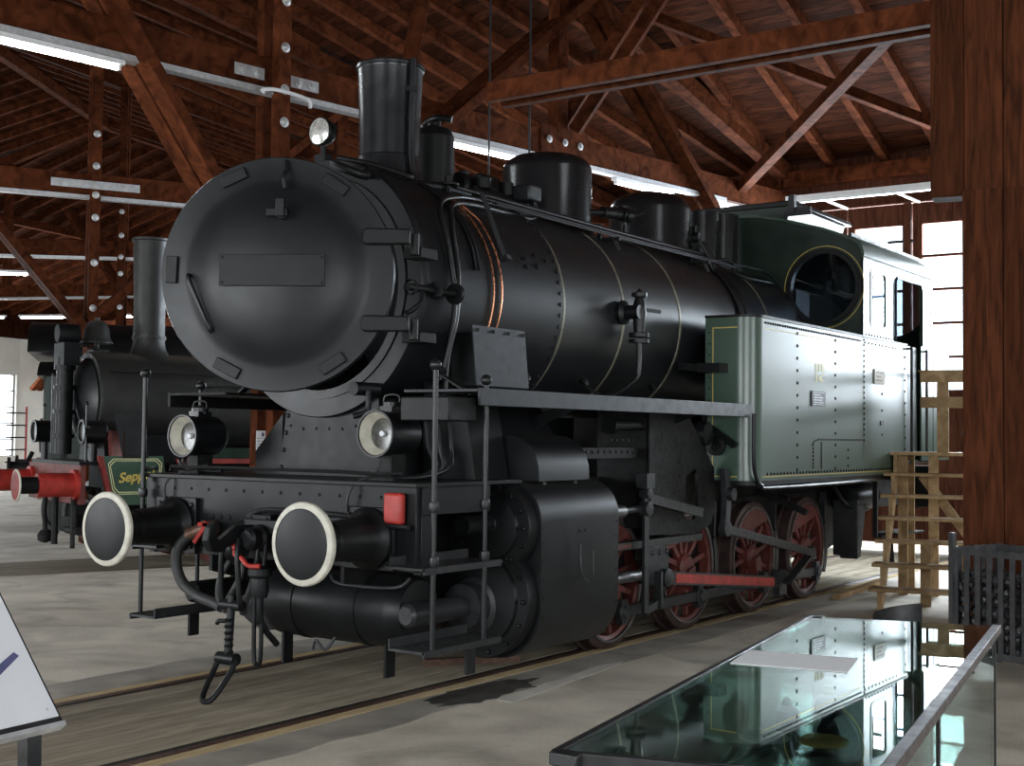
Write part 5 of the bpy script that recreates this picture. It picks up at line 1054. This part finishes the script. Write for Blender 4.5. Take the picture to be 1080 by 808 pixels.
b = MB(); b.cyl((W - .32, -.1, .3), (W - .32, -.1, 1.75), .016, n=10); b.tube([(W - .32, -.1, 1.72), (W - .38, -.1, 1.76), (W - .26, -.05, 1.68)], .02); b.build('steel_handrail', 'greysteel', ST)

# ================================================================== coal basket
CG = thing('coal_basket', 'dark steel slatted basket full of coal at the foot of the cased post', 'basket', (3.30, 4.40, 0), math.radians(-24))
cw, cd, chh = 1.15, .52, .90
def slat(x, y, wx, wy):
    b = MB(); b.box(x - wx / 2, x + wx / 2, y - wy / 2, y + wy / 2, .12, chh); b.build('slat', 'cage', CG)
for i in range(12): slat(.03 + i * (cw - .06) / 11, 0, .042, .006); slat(.03 + i * (cw - .06) / 11, cd, .042, .006)
for i in range(1, 6): slat(0, i * cd / 6, .006, .042); slat(cw, i * cd / 6, .006, .042)
for z in (.14, chh - .03):
    b = MB(); b.bar((0, -.006, z), (cw, -.006, z), .006, .05); b.bar((0, cd + .006, z), (cw, cd + .006, z), .006, .05); b.bar((-.005, 0, z), (-.005, cd, z), .006, .05); b.bar((cw + .005, 0, z), (cw + .005, cd, z), .006, .05); b.build('band', 'cage', CG)
b = MB(); b.box(0, cw, 0, cd, .12, .135); b.build('floor_plate', 'cage', CG)
for x, y in ((.0, 0), (cw, 0), (0, cd), (cw, cd)):
    b = MB(); b.box(x - .02, x + .02, y - .02, y + .02, 0, chh + (.10 if (x, y) == (0, 0) else .0)); b.build('corner_post', 'cage', CG)
lum = []
for q in range(6):
    r = random.Random(q); bm = bmesh.new(); bmesh.ops.create_icosphere(bm, subdivisions=1, radius=.05)
    for v in bm.verts: v.co *= r.uniform(.72, 1.15)
    bmesh.ops.scale(bm, verts=bm.verts, vec=(1, r.uniform(.7, 1), r.uniform(.65, .95)))
    me = bpy.data.meshes.new('coal_lump'); bm.to_mesh(me); bm.free(); me.materials.append(M['coal']); lum.append(me)
r = random.Random(11); X = Matrix.Translation((3.30, 4.40, 0)) @ Matrix.Rotation(math.radians(-24), 4, 'Z'); n = 0
nz = 7
for kz in range(nz):
    for jx in range(12):
        for jy in range(6):
            if 0 < jy < 5 and 0 < jx < 11 and kz < nz - 1: continue
            if jy >= 4 and jx not in (0,) and kz < nz - 1: continue
            p = V((.062 + jx * (cw - .124) / 11 + r.uniform(-.01, .01), .06 + jy * (cd - .12) / 5 + r.uniform(-.008, .008), .185 + kz * .082 + r.uniform(-.008, .008)))
            o = bpy.data.objects.new('coal_lump', lum[r.randrange(6)]); COL.objects.link(o)
            o.location = X @ p; o.rotation_euler = (r.uniform(0, 6), r.uniform(0, 6), r.uniform(0, 6)); s = r.uniform(.8, 1.05); o.scale = (s, s, s)
            tag(o, 'black lump of coal heaped in the steel slatted basket', 'coal', 'coal lumps in the basket')
b = MB(); b.box(.12, cw - .12, .12, cd - .12, .136, .135 + .082 * (nz - 1) - .02); o = b.build('coal_heap_core', 'coal', recenter=False); o.matrix_world = X; tag(o, 'coal dust and slack filling the middle of the steel basket', 'coal', kind='stuff')

# curved black steel scuttle behind the display case
b = MB(); n = 20; vs = []; fs = []
for off in (0, .006):
    for i in range(n + 1):
        t = PI * (1.05 + .95 * i / n); h = .12 + .22 * min(1, i / n * 1.05)
        for z in (0, .10 + .22 * math.sin(PI / 2 * i / n)):
            vs.append(((.20 + off) * math.cos(t), (.16 + off) * math.sin(t), z))
m = 2 * (n + 1)
for i in range(n):
    a = 2 * i; fs += [(a, a + 2, a + 3, a + 1), (m + a, m + a + 1, m + a + 3, m + a + 2), (a + 1, a + 3, m + a + 3, m + a + 1), (a, m + a, m + a + 2, a + 2)]
fs += [(0, 1, m + 1, m), (2 * n, m + 2 * n, m + 2 * n + 1, 2 * n + 1)]
b.add(vs, fs); o = b.build('coal_scuttle', 'cage', recenter=False); o.location = (2.60, 5.38, 0); o.scale = (1.3, 1.3, 1.1); o.rotation_euler = (0, 0, math.radians(-35)); tag(o, 'curved black steel scuttle plate on the floor behind the glass case', 'scuttle')

# ================================================================== glass display case

CA_ = V((3.925, .067, 0)); ea = V((.725, .219, 0)); eb = V((.155, -.988, 0)) * 2.80; ZT = .90
DC_ = thing('display_case', 'glass museum display case with dark metal frame in the right foreground', 'display case', CA_)
def cq(u, v, z): return ea * u + eb * v + V((0, 0, z))
def cslab(name, mat, c, z0, z1, bevel=0):
    b = MB(); vs = [cq(u, v, z0) for u, v in c] + [cq(u, v, z1) for u, v in c]
    b.add(vs, [(0, 1, 2, 3), (4, 7, 6, 5), (0, 4, 5, 1), (1, 5, 6, 2), (2, 6, 7, 3), (3, 7, 4, 0)]); return b.build(name, mat, DC_, bevel=bevel)
cslab('glass_top', 'caseglass', ((0.01, .003), (.99, .003), (.99, .997), (.01, .997)), ZT - .008, ZT)
for nm, c in (('left', ((.0, 0), (.010, 0), (.010, 1), (0, 1))), ('right', ((.99, 0), (1, 0), (1, 1), (.99, 1))), ('back', ((.01, 0), (.99, 0), (.99, .003), (.01, .003))), ('front', ((.01, .997), (.99, .997), (.99, 1), (.01, 1)))):
    cslab('glass_side', 'caseglass', c, .16, ZT - .02)
cslab('plinth', 'frame', ((0, 0), (1, 0), (1, 1), (0, 1)), .06, .16, .004)
for u in (.05, .95):
    for v in (.02, .98): b = MB(); c = cq(u, v, 0); b.box(c.x - .03, c.x + .03, c.y - .03, c.y + .03, 0, .06); b.build('foot', 'frame', DC_)
for (u0, v0), (u1, v1), w_ in (((-.01, 0), (-.01, 1), .024), ((1.012, 0), (1.012, 1), .036), ((0, 1.0), (1, 1.0), .024)):
    b = MB(); b.bar(cq(u0, v0, ZT - .012), cq(u1, v1, ZT - .012), w_, .034); b.build('frame_rail', 'caserail' if u0 > 1 else 'frame', DC_, bevel=.003)
for u, v in ((0, 0), (1, 0), (0, 1), (1, 1)):
    b = MB(); b.bar(cq(u, v, .10), cq(u, v, ZT), .02, .02) if v == 1 else b.bar(cq(u, v, .10), cq(u, v, ZT), .008, .008); b.build('corner_strip', 'frame', DC_)
for u, v in ((.0, .0), (0.02, 1)):
    b = MB(); c = cq(u, v, ZT - .03); b.box(c.x - .03, c.x + .05, c.y - .025, c.y + .025, c.z, c.z + .034); b.build('corner_clamp', 'frame', DC_, bevel=.004)
b = MB(); b.bar(cq(1, .62, .16), cq(1, .62, ZT - .02), .012, .012); b.build('side_strip', 'frame', DC_)
cslab('shelf', 'glass', ((.02, .01), (.98, .01), (.98, .99), (.02, .99)), .585, .593)
def cth(name, label, cat, u, v, z): return thing(name, label, cat, CA_ + cq(u, v, z))
b = MB(); P4 = [V((4.154, -1.27, 0)), V((4.088, -.967, 0)), V((4.477, -.894, 0)), V((4.545, -1.193, 0))]
b.add([p + V((0, 0, ZT + .001)) for p in P4] + [p + V((0, 0, ZT + .0025)) for p in P4], [(0, 1, 2, 3), (4, 7, 6, 5), (0, 4, 5, 1), (1, 5, 6, 2), (2, 6, 7, 3), (3, 7, 4, 0)])
tag(b.build('paper_sheet', 'paper'), 'white paper sheet lying on the glass top of the display case', 'paper')
for (x, y), m_, lb in (((4.25, -1.20), 'silver', 'round silver relief medallion on a low black stand in the display case'), ((4.44, -1.13), 'brass', 'round golden relief medallion on a low black stand in the display case')):
    t = thing('medallion', lb, 'medallion', (x, y, .593))
    b = MB(); b.lathe([(0, 0), (.05, 0), (.05, .01), (.03, .02), (.03, .045), (0, .045)], n=24); b.build('stand', 'frame', t)
    b = MB(); b.lathe([(0, .045), (.085, .048), (.088, .055), (.083, .062), (.075, .058), (.06, .062), (.055, .057), (.035, .060), (.03, .056), (.012, .064), (0, .064)], n=40)
    for i in range(24): a_ = 2 * PI * i / 24; b.box(.066 * math.cos(a_) - .003, .066 * math.cos(a_) + .003, .066 * math.sin(a_) - .003, .066 * math.sin(a_) + .003, .055, .064)
    b.build('disc', m_, t)
t = thing('oil_lamp', 'small dark round lamp with brass neck standing in the display case behind the medallions', 'lamp', (4.33, -.80, .593))
b = MB(); b.lathe([(0, 0), (.04, 0), (.045, .02), (.025, .05), (.02, .06)], n=24); b.build('base', 'black', t)
b = MB(); b.lathe([(.02, .06), (.05, .08), (.055, .105), (.04, .14), (.02, .15)], n=24); b.build('body', 'black', t)
b = MB(); b.lathe([(.02, .15), (.024, .16), (.018, .18), (0, .18)], n=20); b.build('neck', 'brass', t)
t = thing('oil_can', 'small dark lidded pot standing left of the lamp in the display case', 'pot', (4.17, -.80, .593))
b = MB(); b.lathe([(0, 0), (.045, 0), (.05, .03), (.045, .07), (.02, .09)], n=24); b.build('body', 'black', t)
b = MB(); b.lathe([(.02, .09), (.025, .095), (.012, .115), (0, .12)], n=20); b.build('lid', 'gear', t)

# inclined information board, lower left corner
cB = V((2.646, -2.902, .80)); e1 = V((.09, -.996, 0)).normalized(); nn = V((-.996, -.09, 0)).normalized(); tl = math.radians(51)
eu = nn * math.cos(tl) + V((0, 0, math.sin(tl))); nb = e1.cross(eu).normalized()
if nb.z < 0: nb = -nb
IB = thing('information_board', 'white inclined information board on a grey steel stand at the lower left edge', 'sign', V((cB.x, cB.y, 0)))
def ib(u, v, n_=0): return V((0, 0, .80)) + e1 * u + eu * v + nb * n_
def islab(u0, u1, v0, v1, n0, n1, name, mat):
    b = MB(); c = ((u0, v0), (u1, v0), (u1, v1), (u0, v1)); b.add([ib(u, v, n0) for u, v in c] + [ib(u, v, n1) for u, v in c], [(0, 1, 2, 3), (4, 7, 6, 5), (0, 4, 5, 1), (1, 5, 6, 2), (2, 6, 7, 3), (3, 7, 4, 0)]); return b.build(name, mat, IB)
islab(0, 1.3, 0, .75, -.004, 0, 'panel', 'sign'); islab(-.01, 1.31, -.02, .76, -.02, -.004, 'frame', 'frame'); islab(-.01, 1.31, -.035, -.02, -.03, .004, 'lip', 'galv')
b = MB(); c = [ib(.038, .227, .0015), ib(.051, .243, .0015), ib(.116, .212, .0015), ib(.20, .165, .0015), ib(.215, .14, .0015), ib(.134, .174, .0015)]
b.add(c, [(0, 1, 2, 3, 4, 5)]); b.build('printed_stripe', 'ink', IB)
b = MB()
for u in (.03, .3, .6): b.rivets([ib(u, .03, 0)], nb, .006)
b.build('screws', 'galv', IB)
for u in (.06, 1.2): b = MB(); b.bar(ib(u, .06, -.03), V(ib(u, .06, -.03)) * 1 + V((0, 0, -.80 - ib(u, .06, -.03).z + .80 - .0)) , .05, .05) if False else b.bar(ib(u, .06, -.03), V((ib(u, .06, 0).x, ib(u, .06, 0).y, 0)), .05, .05); b.build('leg', 'frame', IB)
b = MB(); b.bar((-.62, 5.39, 5.27), (-.05, 5.41, 5.32), .02, .09); b.mi = 1
tag(b.build('strap_plate', ['galv', 'galv']), 'grey metal strap on the cross beam above the chimney side dome', 'metal plate')
# loose timber lying by the rail and bits on the track
b = MB(); b.bar((.2, 2.0, .03), (.62, 2.6, .03), .07, .05); tag(b.build('timber_offcut', 'rust'), 'orange-brown timber offcut lying between the rails under the locomotive', 'timber')
b = MB(); b.bar((1.15, 7.7, .03), (1.0, 9.6, .03), .08, .05); tag(b.build('timber_batten', 'pale'), 'pale timber batten lying beside the rail by the last red wheel', 'timber')
